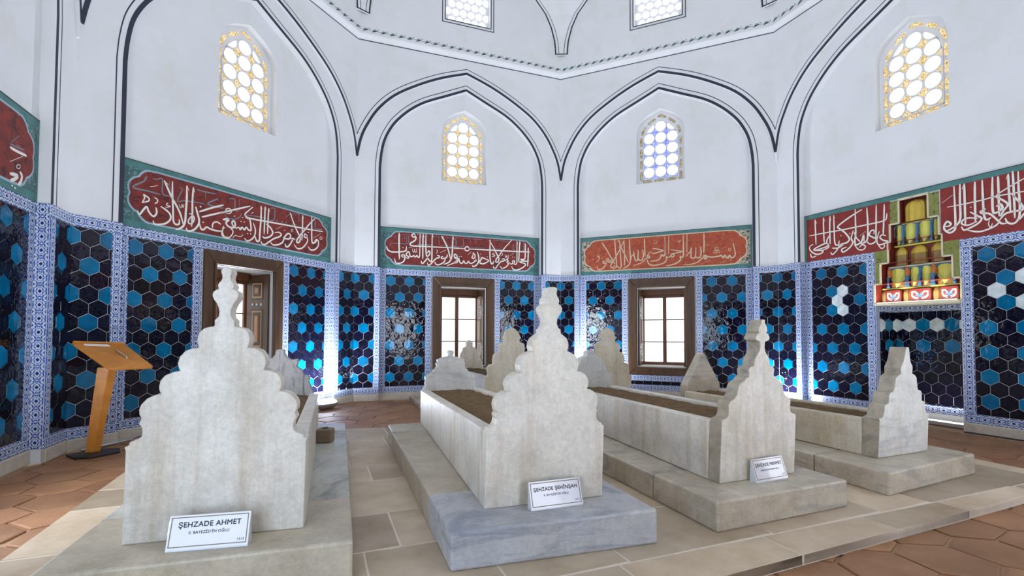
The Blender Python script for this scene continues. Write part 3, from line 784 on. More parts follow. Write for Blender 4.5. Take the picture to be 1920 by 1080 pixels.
STROKES={
 'A':[
  ('w',16,'-1364,2727 -1327,2746 -1294,2765 -1289,2797 -1328,2819 -1347,2825 -1337,2791 -1360,2733'),
  ('w',21,'-1407,2628 -1399,2597 -1381,2591 -1344,2653 -1312,2692 -1291,2644 -1257,2604 -1227,2600 -1203,2643 -1207,2695 -1219,2703'),
  ('w',14,'-1232,2823 -1197,2805 -1201,2772 -1225,2753'),
  ('w',21,'-1160,2733 -1119,2716 -1073,2688 -1046,2656 -1045,2601 -1096,2542 -1176,2510 -1226,2510 -1238,2545'),
  ('w',10,'-1105,2735 -1048,2759 -1095,2770 -1075,2797'),
  ('w',23,'-1128,3060 -1099,3003 -1040,2887 -986,2802 -931,2704 -891,2578'),
  ('w',15,'-1126,3055 -1076,3018'),
  ('w',22,'-1031,3075 -1028,2923 -1017,2750 -1009,2598 -982,2554 -939,2568 -940,2624'),
  ('w',25,'-856,3070 -853,2913 -861,2742 -869,2605 -906,2530 -980,2488'),
  ('w',13,'-852,3065 -827,3012'),
  ('w',23,'-774,3075 -782,2896 -779,2715 -785,2563'),
  ('w',14,'-772,3070 -755,3012'),
  ('w',18,'-822,2728 -777,2715 -753,2675 -775,2613 -819,2598 -826,2637 -777,2715'),
  ('w',25,'-739,2832 -721,2773 -690,2665 -706,2593 -762,2525 -829,2501 -852,2536'),
  ('w',34,'-686,2845 -666,2850'),
  ('w',23,'-692,2776 -534,2863 -362,2946'),
  ('w',23,'-656,2716 -496,2789 -341,2859'),
  ('w',23,'-684,2626 -665,2566 -636,2554 -589,2598 -541,2584 -456,2577 -375,2587'),
  ('w',19,'-511,2602 -506,2662 -458,2696 -395,2676'),
  ('w',28,'-646,2651 -629,2655'),
  ('w',24,'-371,2744 -275,2752'),
  ('w',19,'-357,2662 -371,2575 -335,2515 -267,2524'),
  ('w',10,'-1282,2937 -1195,2974'),
  ('w',8,'-944,2812 -932,2776 -913,2780 -911,2820 -894,2785 -886,2831'),
  ('g',17,'-1163,2875 -1310,2880 -1465,2882 -1350,2984 -1318,3053'),
  ('g',15,'-1318,3053 -1342,3020'),
  ('g',13,'-1255,3040 -1206,3048 -1146,3066 -1140,2894 -1051,2885'),
  ('g',13,'-1064,3062 -1056,2894'),
  ('g',12,'-947,3028 -913,3010 -935,2937 -966,2845 -890,2870 -813,2883 -677,2893 -612,2891'),
  ('g',15,'-737,3057 -609,3056 -476,3067'),
  ('g',13,'-615,3049 -614,2973'),
  ('g',19,'-367,2899 -583,2904 -438,3011'),
  ('w',22,'-422,2819 -264,2892 40,3029'),
  ('w',14,'-333,2851 -324,2899 -275,2915 -248,2891 -264,2857 -323,2838'),
  ('w',24,'-369,2748 -316,2769 -284,2755 -321,2717 -304,2680 -260,2663 -206,2672 -187,2719 -207,2761 -234,2740 -223,2696 -161,2662'),
  ('w',23,'-167,2671 -137,2688 -111,2662 -83,2698 -48,2671 -16,2711 19,2681 55,2683 53,2757 31,2838 -16,2849 -40,2896 6,2949 81,3025'),
  ('w',23,'-40,2891 -4,2856 102,2853 311,2864 654,2884 1089,2905 1408,2927'),
  ('w',13,'53,2922 94,2953'),
  ('w',16,'-335,2649 -372,2601 -378,2540 -333,2503 -269,2519 -221,2589 -227,2634 -260,2641'),
  ('w',25,'-207,2828 -191,2831'),
  ('w',25,'-84,2834 -68,2838'),
  ('w',25,'-109,2776 -93,2780'),
  ('w',25,'-58,2780 -41,2783'),
  ('w',25,'-3,2624 13,2627'),
  ('w',25,'43,2631 60,2634'),
  ('w',21,'91,2797 128,2708 118,2620 71,2558 1,2520 -44,2554'),
  ('w',26,'214,3072 217,2888 202,2679 197,2569 155,2546 124,2610'),
  ('w',13,'217,3073 234,3022'),
  ('w',22,'283,3083 279,2901 274,2668'),
  ('w',12,'283,3083 302,3033'),
  ('w',22,'344,3072 336,2880 333,2683'),
  ('w',12,'344,3072 366,3025'),
  ('w',24,'305,2830 376,2789 422,2720 378,2656 290,2616 246,2632'),
  ('w',22,'455,2726 534,2746 575,2714 522,2671 443,2634 366,2577 291,2520 241,2523 226,2558'),
  ('w',23,'609,2686 657,2672 726,2684 746,2746 697,2758 643,2704 603,2611 523,2558 431,2538 373,2583'),
  ('w',23,'797,2697 769,2645 714,2567 666,2550 647,2596'),
  ('w',16,'740,2687 797,2702 840,2681'),
  ('w',26,'728,3096 793,2964 867,2838 933,2744 920,2671 869,2653 883,2712 984,2837 1118,2996 1234,3112'),
  ('w',14,'728,3096 770,3053'),
  ('w',24,'977,3110 976,2919 968,2701'),
  ('w',13,'977,3110 999,3061'),
  ('w',22,'1083,2789 1029,2816 1015,2765 1078,2758 1076,2692 987,2587 885,2557 815,2612'),
  ('w',27,'1163,3127 1165,2932 1176,2715 1231,2709 1278,2757'),
  ('w',24,'1231,2724 1262,2766 1313,2748 1303,2662 1232,2595 1147,2579 1100,2623'),
  ('w',10,'1198,2780 1356,2880'),
  ('w',9,'474,2783 593,2852'),
  ('w',9,'1398,2815 1393,2802 1379,2791 1362,2789 1348,2794 1343,2805 1348,2819 1362,2829 1379,2832 1393,2827 1398,2815'),
  ('w',9,'-220,2523 -187,2564 -137,2561 -92,2569 -67,2599'),
  ('w',23,'624,2794 640,2797'),
  ('w',24,'1088,2851 1106,2854'),
  ('w',7,'793,2827 790,2816 780,2809 768,2806 758,2810 754,2819 758,2829 767,2837 780,2840 790,2836 793,2827'),
  ('g',15,'372,3074 447,3085 441,2925 362,2894'),
  ('g',14,'-288,3050 -201,3061 -195,2923 -141,2913'),
  ('g',12,'-134,3083 -126,2917'),
  ('g',13,'-17,2889 211,2908 311,2906'),
  ('g',12,'-349,2822 -295,2784 -197,2789 -119,2837 -97,2894'),
  ('g',14,'907,3107 901,2987'),
  ('g',14,'763,3084 914,3108'),
  ('g',16,'652,3004 721,3065'),
  ('g',17,'1242,3083 1244,2945 1396,2959'),
  ('g',16,'765,2924 880,2929'),
  ('g',33,'480,2910 503,2915'),
  ('g',34,'573,2919 597,2924'),
  ('g',34,'648,2917 673,2922'),
 ],
 'B':[
  ('w',26,'-1253,3105 -1252,2864 -1243,2604'),
  ('w',15,'-1251,3101 -1234,3037'),
  ('w',24,'-1475,2836 -1461,2777 -1394,2740 -1286,2741 -1177,2756 -1122,2783 -1115,2858'),
  ('w',30,'-1186,2830 -1168,2831'),
  ('w',22,'-1158,2646 -1195,2658 -1199,2685 -1167,2696 -1145,2670 -1144,2619 -1176,2561 -1249,2530 -1312,2545 -1330,2614'),
  ('w',22,'-1122,2652 -1085,2631 -1067,2660 -1103,2681 -1119,2708 -1085,2761 -1058,2735 -1046,2679 -1011,2670 -979,2692 -951,2666 -919,2696 -896,2664 -867,2689 -864,2887 -864,3122'),
  ('w',13,'-863,3118 -845,3039'),
  ('w',12,'-1003,2822 -993,2762 -967,2766 -964,2820 -952,2762 -927,2768 -924,2836'),
  ('w',24,'-1073,2837 -1058,2838'),
  ('w',24,'-1038,2839 -1023,2840'),
  ('w',25,'-804,3117 -808,2890 -809,2635'),
  ('w',13,'-802,3112 -782,3048'),
  ('w',25,'-750,3121 -751,2893 -739,2714 -704,2702 -671,2756 -694,2802 -723,2753'),
  ('w',26,'-948,3065 -976,3107 -1015,3082 -990,3043 -943,3049 -948,2994 -994,2954 -1040,2923 -1044,2890 -994,2874 -845,2878 -562,2881 -102,2889'),
  ('w',26,'-917,3095 -901,3096'),
  ('w',25,'-629,3129 -633,2900 -637,2625 -675,2609 -713,2654 -751,2615 -797,2561 -827,2559 -835,2601'),
  ('w',13,'-627,3124 -608,3059'),
  ('w',23,'-537,2720 -490,2713 -499,2680 -547,2663 -599,2613 -665,2538 -703,2527 -720,2569'),
  ('w',23,'-417,2708 -451,2692 -437,2664 -384,2676 -340,2705 -338,2755'),
  ('w',23,'-371,2676 -398,2603 -484,2547 -551,2548 -578,2595'),
  ('w',11,'-480,2774 -365,2838'),
  ('w',11,'-541,2839 -528,2792 -552,2758'),
  ('w',25,'-455,3107 -370,2964 -311,2824 -275,2677'),
  ('w',14,'-453,3105 -404,3075'),
  ('w',27,'-224,3113 -233,2924 -243,2731 -291,2613 -403,2555'),
  ('w',14,'-222,3108 -199,3047'),
  ('w',23,'-155,2765 -199,2738 -184,2703 -135,2716 -135,2669 -194,2599 -335,2535'),
  ('w',19,'-102,2661 -135,2611 -169,2590'),
  ('g',12,'-1215,3072 -1041,3077'),
  ('g',12,'-1082,3070 -1086,2915 -1232,2904 -1394,2899'),
  ('g',12,'-1114,3059 -1112,2919'),
  ('g',11,'-1332,3012 -1305,3046'),
  ('g',12,'-1160,3069 -1150,2991'),
  ('g',12,'-1426,2853 -1386,2916'),
  ('g',12,'-503,3088 -495,2928'),
  ('g',12,'-733,3070 -695,3069'),
  ('g',12,'-581,3080 -481,3086'),
  ('g',12,'-920,2912 -751,2912 -647,2919'),
  ('g',12,'-360,3070 -253,3077'),
  ('g',12,'-175,3092 -173,2928 -437,2917'),
  ('g',12,'-155,3089 -106,3089'),
  ('w',25,'-208,2878 3,2886'),
  ('w',26,'109,2885 539,2891 928,2894 1393,2904'),
  ('w',22,'101,2889 93,2864 71,2847 45,2846 24,2860 16,2884 24,2909 45,2925 71,2927 93,2913 101,2889'),
  ('w',23,'-208,2755 -171,2764 -139,2731 -153,2686 -199,2692'),
  ('w',24,'-139,2687 -153,2632 -189,2586'),
  ('w',23,'-185,2590 -126,2642 -106,2688 -80,2604 -34,2600 -6,2648 17,2603 63,2605 88,2644 112,2607 160,2609 198,2631 218,2659 245,2652 237,2697'),
  ('w',27,'-97,2725 -81,2725'),
  ('w',27,'-59,2725 -42,2726'),
  ('w',12,'79,2772 147,2835'),
  ('w',22,'184,2825 217,2777 221,2732 188,2701 159,2720 179,2762 184,2825'),
  ('w',26,'268,2839 296,2745 296,2654 254,2579 188,2542 165,2571'),
  ('w',27,'332,2797 349,2798'),
  ('w',26,'515,2681 443,2705 358,2728 348,2693 322,2655 331,2617 395,2609 462,2642 512,2672'),
  ('w',26,'468,2749 484,2750'),
  ('w',26,'534,3099 529,2895 534,2712 558,2621 596,2630 606,2678'),
  ('w',13,'530,3099 510,3078'),
  ('w',12,'567,2759 635,2789 582,2811 620,2840'),
  ('w',22,'618,2757 632,2758'),
  ('w',24,'520,3078 606,2945 683,2802 720,2730 697,2663 654,2660 664,2718 722,2795 829,2940 999,3132'),
  ('w',22,'775,2719 829,2734 824,2689 761,2672 692,2595 649,2533 605,2545 602,2577'),
  ('w',22,'848,2681 883,2725 917,2694 888,2666 922,2643 877,2576 789,2537 739,2583'),
  ('w',22,'942,2667 966,2636 1011,2647 1016,2699 1057,2699 1047,2642 1085,2635 1105,2694 1106,2928 1107,3116'),
  ('w',12,'1109,3111 1126,3042'),
  ('w',26,'1167,3119 1156,2903 1143,2681'),
  ('w',12,'1169,3115 1188,3045'),
  ('w',26,'1287,3080 1287,2910 1276,2758 1190,2740 1276,2709 1372,2726'),
  ('w',12,'1289,3075 1309,3010'),
  ('w',24,'1256,2710 1165,2685 1276,2662 1287,2622 1205,2558 1105,2520 1025,2531 991,2590'),
  ('w',25,'1353,2994 1352,2800 1338,2603'),
  ('w',26,'1003,2777 1019,2778'),
  ('w',26,'1047,2775 1064,2776'),
  ('w',11,'854,2825 863,2756 886,2804 893,2748 919,2750 922,2820'),
  ('w',11,'959,2806 1038,2857'),
  ('w',10,'800,2847 790,2808 766,2783'),
  ('g',13,'-167,3080 -167,2918'),
  ('g',13,'-25,3084 -25,2926 -208,2911'),
  ('g',12,'-11,3090 133,3092'),
  ('g',12,'133,3092 131,3017'),
  ('g',12,'161,3087 387,3090'),
  ('g',12,'240,3083 238,2997'),
  ('g',12,'123,2915 443,2925'),
  ('g',12,'558,2926 771,2927'),
  ('g',12,'606,3091 928,3090'),
  ('g',12,'713,3035 771,2946'),
  ('g',12,'1027,3054 1026,2933 1066,2930'),
  ('g',13,'1202,3098 1257,3097 1251,2936 1216,2929'),
 ],
 'C':[
  ('c',22,'-1151,3086 -1048,2923 -942,2727 -884,2624'),
  ('c',13,'-1150,3084 -1088,3019'),
  ('c',21,'-702,3085 -770,2938 -869,2767 -951,2638 -965,2576 -925,2560 -884,2606'),
  ('c',22,'-884,3118 -872,2919 -856,2739 -849,2555'),
  ('c',21,'-831,3095 -791,3065 -761,2956 -683,2798 -613,2641'),
  ('c',21,'-786,3105 -779,2912 -763,2697 -760,2563 -800,2543 -835,2586 -867,2561 -925,2524'),
  ('c',21,'-702,3107 -695,2906 -685,2581'),
  ('c',23,'-596,3116 -589,2942 -576,2764 -584,2632 -641,2565 -725,2527'),
  ('c',20,'-1013,2759 -1050,2734 -1037,2692 -978,2666 -958,2692 -1014,2718 -1013,2759'),
  ('c',22,'-1068,2695 -1123,2694 -1114,2655 -1064,2658 -1106,2575 -1179,2534 -1234,2546 -1250,2611'),
  ('c',14,'-1200,2794 -1227,2819 -1234,2792 -1194,2787 -1219,2727 -1279,2675'),
  ('c',31,'-1336,2744 -1317,2743'),
  ('c',23,'-509,2857 -498,2759 -475,2676 -433,2684 -424,2780 -425,2886'),
  ('c',23,'-423,2718 -397,2677 -346,2685 -321,2773 -339,2888'),
  ('c',18,'-506,2804 -559,2754 -561,2700'),
  ('c',21,'-303,3096 -296,2920 -292,2740'),
  ('c',22,'-149,2891 -57,2871 55,2831 -24,2817 -112,2791 -175,2810'),
  ('c',19,'-187,2842 -234,2775 -252,2742 -209,2748 -210,2704 -248,2715 -295,2684 -372,2619 -515,2577'),
  ('c',22,'87,3101 89,2890 83,2744 33,2735 9,2771'),
  ('c',21,'13,2758 -9,2686 -76,2650 -194,2645'),
  ('c',24,'-252,2681 -228,2609 -178,2567 -111,2559 -19,2570 81,2603 119,2660'),
  ('c',16,'103,2709 122,2724'),
  ('c',9,'-113,3036 -110,2988 -89,2978 -64,2989 -67,3032'),
  ('c',23,'84,3104 87,2922 80,2769 43,2748 25,2754'),
  ('c',23,'156,3100 149,2760'),
  ('c',21,'186,2848 299,2818 401,2794 280,2772 208,2756 198,2723 234,2700 254,2733 217,2750 171,2706 125,2698 109,2720 111,2657 69,2606 23,2580'),
  ('c',25,'420,3102 420,2896 418,2703 386,2689 362,2702 368,2640 295,2579 205,2550 100,2537'),
  ('c',24,'488,3114 483,2769'),
  ('c',22,'471,2694 511,2753 542,2774 565,2856 556,2679 598,2656 633,2681 644,2860'),
  ('c',22,'643,2681 676,2654 720,2675 735,2760 727,2863'),
  ('c',22,'786,3113 788,2913 781,2736'),
  ('c',25,'1280,2888 1303,2781 1317,2681 1284,2627 1243,2630 1220,2670 1195,2624 1160,2645 1137,2676 1112,2630 1077,2678 1035,2663 891,2656 798,2698 780,2671 805,2623 833,2649 806,2671 754,2645 684,2585 579,2545 420,2536'),
  ('c',31,'1235,2581 1252,2579'),
  ('c',9,'1032,2804 1026,2786 1012,2776 994,2777 980,2790 975,2808 981,2826 995,2836 1013,2835 1027,2823 1032,2804'),
  ('c',9,'1003,2749 998,2735 986,2726 971,2727 960,2737 955,2753 960,2768 972,2776 987,2775 998,2765 1003,2749'),
  ('c',9,'1058,2750 1053,2735 1042,2727 1027,2728 1015,2738 1011,2753 1016,2768 1028,2776 1042,2775 1054,2765 1058,2750'),
  ('c',8,'1246,2772 1242,2758 1231,2750 1217,2751 1206,2761 1202,2776 1206,2790 1218,2798 1231,2797 1242,2787 1246,2772'),
  ('c',9,'821,2863 876,2895'),
  ('c',8,'726,2533 899,2602'),
  ('c',8,'1088,2540 1169,2584'),
  ('c',8,'319,3017 328,2979 345,2976 348,3010 368,2980 373,3022'),
  ('c',10,'1104,2806 1155,2829'),
 ],
 'D':[
  ('w',22,'-1400,3106 -1398,2957 -1391,2687'),
  ('w',12,'-1399,3102 -1373,3030'),
  ('w',22,'-1259,3106 -1257,2884 -1250,2694'),
  ('w',12,'-1258,3103 -1231,3035'),
  ('w',23,'-1148,3108 -1156,2917 -1154,2656'),
  ('w',12,'-1146,3104 -1135,3035'),
  ('w',21,'-1089,3110 -1085,2934 -1080,2700 -1060,2628 -1018,2631 -1008,2687'),
  ('w',12,'-1089,3107 -1071,3047'),
  ('w',24,'-653,3093 -750,3056 -873,3002 -1023,2916 -1001,2874 -939,2820 -879,2746 -850,2679 -892,2635 -986,2621 -1051,2556'),
  ('w',19,'-1509,2855 -1263,2853 -939,2846 -638,2849 -359,2857 -317,2905 -313,2957'),
  ('w',24,'-754,3123 -753,2935 -753,2742 -769,2643 -752,2577 -693,2594 -663,2624 -637,2704 -632,2606'),
  ('w',24,'-584,3106 -575,2865 -580,2668 -606,2601 -683,2582'),
  ('w',21,'-452,3113 -458,2869 -464,2626 -446,2550'),
  ('w',21,'-342,3099 -354,2846 -366,2651'),
  ('w',20,'-495,2691 -487,2743 -531,2747 -556,2688 -501,2643 -456,2603 -503,2560 -559,2560 -596,2606'),
  ('w',19,'-330,2637 -382,2659 -410,2625 -366,2578 -304,2550 -385,2522 -439,2532 -451,2604 -418,2716'),
  ('w',15,'-435,2523 -395,2466 -355,2480 -356,2529'),
  ('w',22,'-1439,2701 -1499,2678 -1494,2611 -1397,2534 -1305,2534 -1279,2575 -1435,2610 -1302,2666 -1212,2680 -1185,2643 -1269,2617 -1430,2600'),
  ('w',21,'-1170,2794 -1211,2703 -1174,2617 -1281,2581'),
  ('w',18,'-1492,2560 -1468,2494 -1391,2504'),
  ('w',22,'-787,2804 -820,2693 -799,2618 -854,2546 -947,2498 -969,2545 -894,2568'),
  ('w',19,'-1126,2590 -1029,2576 -944,2613'),
  ('w',19,'-1147,2527 -1117,2487 -1052,2538 -1024,2570'),
  ('w',18,'-777,2584 -715,2502 -647,2489 -615,2533 -664,2564 -704,2529'),
  ('w',18,'-777,2777 -740,2678 -692,2617'),
  ('w',9,'-692,2701 -607,2755'),
  ('w',25,'-985,2761 -970,2758'),
  ('w',25,'-850,2771 -836,2768'),
 ],
 'D2':[
  ('w',24,'489,3121 493,2931 495,2647 484,2558 425,2534 371,2602 403,2682 446,2647 427,2621 375,2621'),
  ('w',24,'553,3129 548,2907 546,2686 494,2606 404,2562'),
  ('w',24,'597,3124 597,2904 598,2594'),
  ('w',12,'594,3120 572,3056'),
  ('w',24,'704,3114 700,2877 700,2606'),
  ('w',23,'776,3115 778,2905 784,2690 805,2620 851,2635'),
  ('w',25,'875,3124 870,2928 871,2707 911,2686 958,2724 943,2775 902,2757'),
  ('w',23,'927,3117 928,2912 928,2632'),
  ('w',22,'1021,3116 1022,2914 1031,2659'),
  ('w',11,'1017,3113 1000,3057'),
  ('w',22,'1060,3136 1065,2921 1068,2581'),
  ('w',22,'1109,3121 1108,2908 1115,2722 1104,2577 1058,2521 1002,2543 983,2600'),
  ('w',15,'412,2868 608,2866 766,2869 902,2881 1060,2875 1170,2870'),
  ('w',14,'894,2881 991,2942 1175,3028'),
  ('w',21,'891,2882 952,2830 1009,2758 970,2693 938,2630'),
  ('w',22,'1045,2872 1099,2781 1140,2697 1131,2661 1054,2663 983,2650 927,2585'),
  ('w',22,'649,2751 722,2685 761,2644 727,2593 648,2554 583,2537 556,2588'),
  ('w',20,'721,2654 635,2680 578,2668 561,2622 625,2590 716,2619'),
  ('w',20,'619,2528 725,2488 817,2499 892,2529 932,2571'),
  ('w',22,'739,2728 797,2754 754,2714 837,2685 895,2614 944,2546 991,2536'),
  ('w',11,'835,2610 826,2554 848,2519 862,2566'),
  ('w',9,'353,2935 473,3010'),
  ('w',25,'651,2808 663,2805'),
  ('w',18,'1156,2629 1114,2565 1079,2555'),
 ],
 'L':[
  ('w',25,'999,2786 1115,2788 1255,2798'),
  ('w',9,'1006,2665 1194,2773'),
  ('w',8,'1164,2672 1159,2660 1145,2649 1127,2644 1113,2645 1107,2653 1112,2665 1126,2676 1143,2682 1158,2680 1164,2672'),
  ('w',33,'1011,2563 1084,2575 1126,2573 1078,2533 1022,2507'),
  ('w',30,'1158,2624 1191,2598 1179,2544 1138,2501'),
  ('w',25,'1038,2467 1064,2474'),
  ('w',25,'1082,2459 1108,2467'),
  ('g',13,'998,2815 1097,2822 1218,2835'),
  ('g',12,'1013,2831 1134,2937'),
  ('g',12,'1096,2842 1156,2843'),
 ],
}

# ================================================================== INSCRIPTION PANELS
def panel_root(name, k, label, x0, x1, z0=2.43, z1=3.20, mat='teal'):
    M, rz, hl = wall_frame(k); cx = (x0+x1)/2; loc = wpt(k, cx, RD-.001, z0)
    o = mesh(name, bevelled(G().box(x0-cx, x1-cx, -.012, 0, 0, z1-z0).get(), .002), MT[mat], loc=loc, rz=rz)
    return tag(o, label, 'inscription', 'calligraphy panels above the tiled dado'), cx, z0
def lettering(o, key, cx, z0, mats, dx=0.0, y=-.0165):
    for tone, nm in (('g', 'slate_lettering'), ('w', 'white_lettering'), ('c', 'beige_lettering')):
        g = G()
        for t, w, s in STROKES[key]:
            if t != tone: continue
            p = [(int(a)/1000 - cx + dx, int(b)/1000 - z0) for a, b in (q.split(',') for q in s.split())]
            g.ribbon(catmull(p, 5) if len(p) > 2 else p, w/1000, y + (.0007 if tone == 'g' else 0), True)
        if g.v: tag(mesh(nm, g.get(), mats[tone], o), kind='stuff')
def cartouche(half, zc, hz, endr, lobes=8, amp=.10):
    pts = []
    for side in (1, -1):
        for i in range(55):
            t = math.pi/2 - math.pi*i/54; k = 1 + amp*(abs(math.sin(lobes*(t+math.pi/2)/2*1.0)) - .6) if 0 < i < 54 else 1
            x = half - endr + endr*math.cos(t)*k; z = hz*math.sin(t)*(k if abs(math.sin(t)) < .97 else 1)
            z = max(-hz, min(hz, z)); pts.append((side*x, zc + (z if side > 0 else -z)))
    return pts
def inscription(k, key, label, ground, corner, outline, dx=0, x0=-NW+.004, x1=NW-.004, lettermats=None):
    o, cx, z0 = panel_root('inscription_panel', k, label, x0, x1); w = (x1-x0)/2
    mesh('corner_arabesque', G().box(-w+.03, w-.03, -.0135, -.011, .075, .69).get(), MT[corner], o)
    mesh('edge_line', G().ribbon([(-w,.768),(w,.768)], .009, -.0135).get(), MT['ink'], o)
    mesh('cartouche_rim', G().poly_xz(cartouche(w-.075, .385, .325, .33), -.0145, -.012).get(), MT[outline], o)
    mesh('cartouche', G().poly_xz(cartouche(w-.095, .385, .305, .325), -.0152, -.012).get(), MT[ground], o)
    lettering(o, key, cx, z0, lettermats or {'w': MT['letter'], 'g': MT['letter_g'], 'c': MT['letter_c']}, dx)
    return o
inscription(0, 'A', 'red calligraphy panel in teal frame above the leftmost low window', 'red', 'teal_arab', 'ice')
inscription(1, 'B', 'deep red calligraphy panel with white letters on the left back wall', 'red', 'teal_arab', 'ice')
inscription(2, 'C', 'orange-red calligraphy panel with beige letters on the right back wall', 'red_gold', 'ivory_arab', 'letter_c')
inscription(-1, 'L', 'red calligraphy panel end cut by the left picture edge', 'red', 'teal_arab', 'ice', dx=.13)
def flat_inscription(x0, x1, key, label):
    o, cx, z0 = panel_root('inscription_panel', 3, label, x0, x1, 2.43, 3.125, 'red_flat')
    lettering(o, key, cx, z0, {'w': MT['letter'], 'g': MT['letter_g'], 'c': MT['letter_c']}); return o
o = flat_inscription(-NW+.045, -.278, 'D', 'crimson calligraphy panel left of the prayer niche hood')
flat_inscription(.335, NW-.045, 'D2', 'crimson calligraphy panel right of the prayer niche hood')

M3, R3, H3 = wall_frame(3); p3 = wpt(3, 0, RD, 3.125)
tr = mesh('trim_1', bevelled(G().box(-NW+.004,NW-.004,-.014,0,0,.07).get(), .002), MT['teal'], loc=p3, rz=R3); tag(tr, 'teal painted band along the top of the crimson panels', 'trim', kind='structure')
mesh('edge_line', G().ribbon([(-NW+.004,.068),(NW-.004,.068)], .009, -.0155).get(), MT['ink'], tr)
mesh('band', G().box(-NW+.004,-NW+.045,-.014,0,-.695,0).get(), MT['teal'], tr)

# ================================================================== MIHRAB
MT['added_strip_glow'] = emit('added_strip_glow', (1.0, .97, .85), 2.5)  # glow of the strip added below the hood
def mihrab():
    M, rz, hl = wall_frame(3); cx = .015
    t = tag(empty('prayer_niche', wpt(3, cx, RD, 0), rz), 'tiled prayer niche with stepped gilded muqarnas hood', 'niche', kind='structure')
    D = .45; X = .51; ZS = 1.66
    # lower recess
    g = G(); g.add([(-X,0,0),(-X,D,0),(-X,D,ZS),(-X,0,ZS)], [(0,1,2,3)]); g.add([(X,0,0),(X,D,0),(X,D,ZS),(X,0,ZS)], [(0,1,2,3)])
    g.add([(-X,D,0),(X,D,0),(X,D,ZS),(-X,D,ZS)], [(0,1,2,3)]); mesh('recess', g.get(), MT['plaster'], t)
    def nc(r, c):
        if r == 1: return ['white','white','turq','white','turq','white'][c % 6]
        if r == 3: return 'turq' if c % 2 == 0 else 'dark'
        return 'dark'
    z0, z1 = .24, 1.555
    hex_field(t, -X, X, z0, z1, -X-HW/2, D, nc, oz=.045)
    for s in (-1, 1): hex_field(t, .07, D-.002, z0, z1, D+HW/2, s*X, nc, oz=.045, side=-s)
    border(t, -X, X, z1, ZS, D); border(t, -X, X, .13, z0, D)
    for s in (-1, 1):
        border(t, .004, .068, .13, ZS, s*X, True, jamb=-s)
    # sides top/bottom courses
    for s in (-1, 1):
        n = 2; l = (D-.07)/n
        for i in range(n):
            for a, b in ((z1, ZS), (.13, z0)):
                g = G(); y0, y1 = .07+i*l+.001, .07+(i+1)*l-.001; xx = s*(X-TT)
                mesh('border_tile', ([(xx,y0,a),(xx,y1,a),(xx,y1,b),(xx,y0,b)], [(0,1,2,3)]), MT['border'], t, uvs=[(0,0),(1,0),(1,1),(0,1)])
    # green arabesque spandrels and red field, stepped ivory frame
    out = [(-.505,1.92),(-.505,2.43),(-.293,2.43),(-.293,3.125),(.32,3.125),(.32,2.43),(.505,2.43),(.505,1.92)]
    lv = [(1.66,1.95,.51),(1.95,2.243,.425),(2.243,2.535,.318),(2.535,2.785,.287),(2.785,3.107,.168)]
    fr = G()
    for s in (-1, 1):
        for (a, b, hw) in lv[1:]:
            lim = .505 if b <= 2.44 else .305
            for (c, d, lim) in (((a, min(b, 2.43), .505), (max(a, 2.43), b, .30)) if a < 2.43 < b else ((a, b, .505 if b <= 2.44 else .30),)):
                if lim > hw+.02: x0_, x1_ = sorted((s*(hw+.018), s*lim)); mesh('arabesque_spandrel', G().box(x0_, x1_, -.010, 0, c, d).get(), MT['olive'], t)
        pts = []
        for (a, b, hw) in lv: pts += [(s*(hw+.010), a), (s*(hw+.010), b)]
        pts.append((0, 3.117)); fr.ribbon(pts, .020, -.014)
        for p, q in zip(pts, pts[1:]):
            x0_, x1_ = sorted((p[0], q[0])); z0_, z1_ = sorted((p[1], q[1])); fr.box(x0_-.010, x1_+.010, -.016, 0, z0_-.010, z1_+.010)
    mesh('stepped_frame', fr.get(), MT['cream'], t)
    # stepped red shell, each storey a little further forward
    dep = [.17, .15, .13, .11, .10]; sh = G()
    for i, (a, b, hw) in enumerate(lv):
        y = dep[i]
        sh.add([(-hw,y,a),(hw,y,a),(hw,y,b),(-hw,y,b)], [(0,1,2,3)])
        for s in (-1,1): sh.add([(s*hw,0,a),(s*hw,y,a),(s*hw,y,b),(s*hw,0,b)], [(0,1,2,3)])
        nx = dep[i+1] if i < 4 else 0; nh = lv[i+1][2] if i < 4 else 0
        sh.add([(-hw,0,b),(hw,0,b),(hw,y,b),(-hw,y,b)], [(0,1,2,3)])
    mesh('hood_shell', sh.get(), MT['mred'], t)
    mesh('ledge', bevelled(G().box(-X,X,-.045,.46,1.645,1.672).get(), .006), MT['mwhite'], t)
    mesh('added_light_strip', bevelled(G().box(-X+.03,X-.03,-.034,-.018,1.672,1.680).get(), .002), MT['added_strip_glow'], t)  # added glowing strip to brighten the hood, not a known fitting
    ls = bpy.data.lights.new('added_hood_light', 'AREA'); ls.shape = 'RECTANGLE'; ls.size = .95; ls.size_y = .02; ls.energy = 7; ls.color = (1, .97, .88)  # added upward light that goes with the strip
    lo = bpy.data.objects.new('added_hood_light', ls); link(lo, t); lo.location = (0, -.026, 1.684); lo.rotation_euler = (math.pi, 0, 0)
    def cell(x, w, z0, z1, y, mats, seg=6, flute=0, dep=.055, arch=.42):
        """concave alcove: half-round plan closing in a pointed half dome"""
        r = w/2; g = G(); rows = []; H = z1-z0; n = 7
        zz = [(0, 1.0), (1-arch, 1.0)] + [(1-arch + arch*math.sin(q*math.pi/2/n), max(.02, math.cos(q*math.pi/2/n))) for q in range(1, n+1)]
        for tz, k in zz:
            row = []
            for j in range(seg+1):
                ph = math.pi*j/seg; rr = r*(1 - (.10*flute if flute and j % 2 else 0))
                row.append((x - rr*k*math.cos(ph), y - dep*.2 - dep*math.sin(ph)*k*(1 if not flute else (.8 if j % 2 else 1)), z0 + H*tz))
            rows.append(row)
        v = [p for r_ in rows for p in r_]; m = seg+1
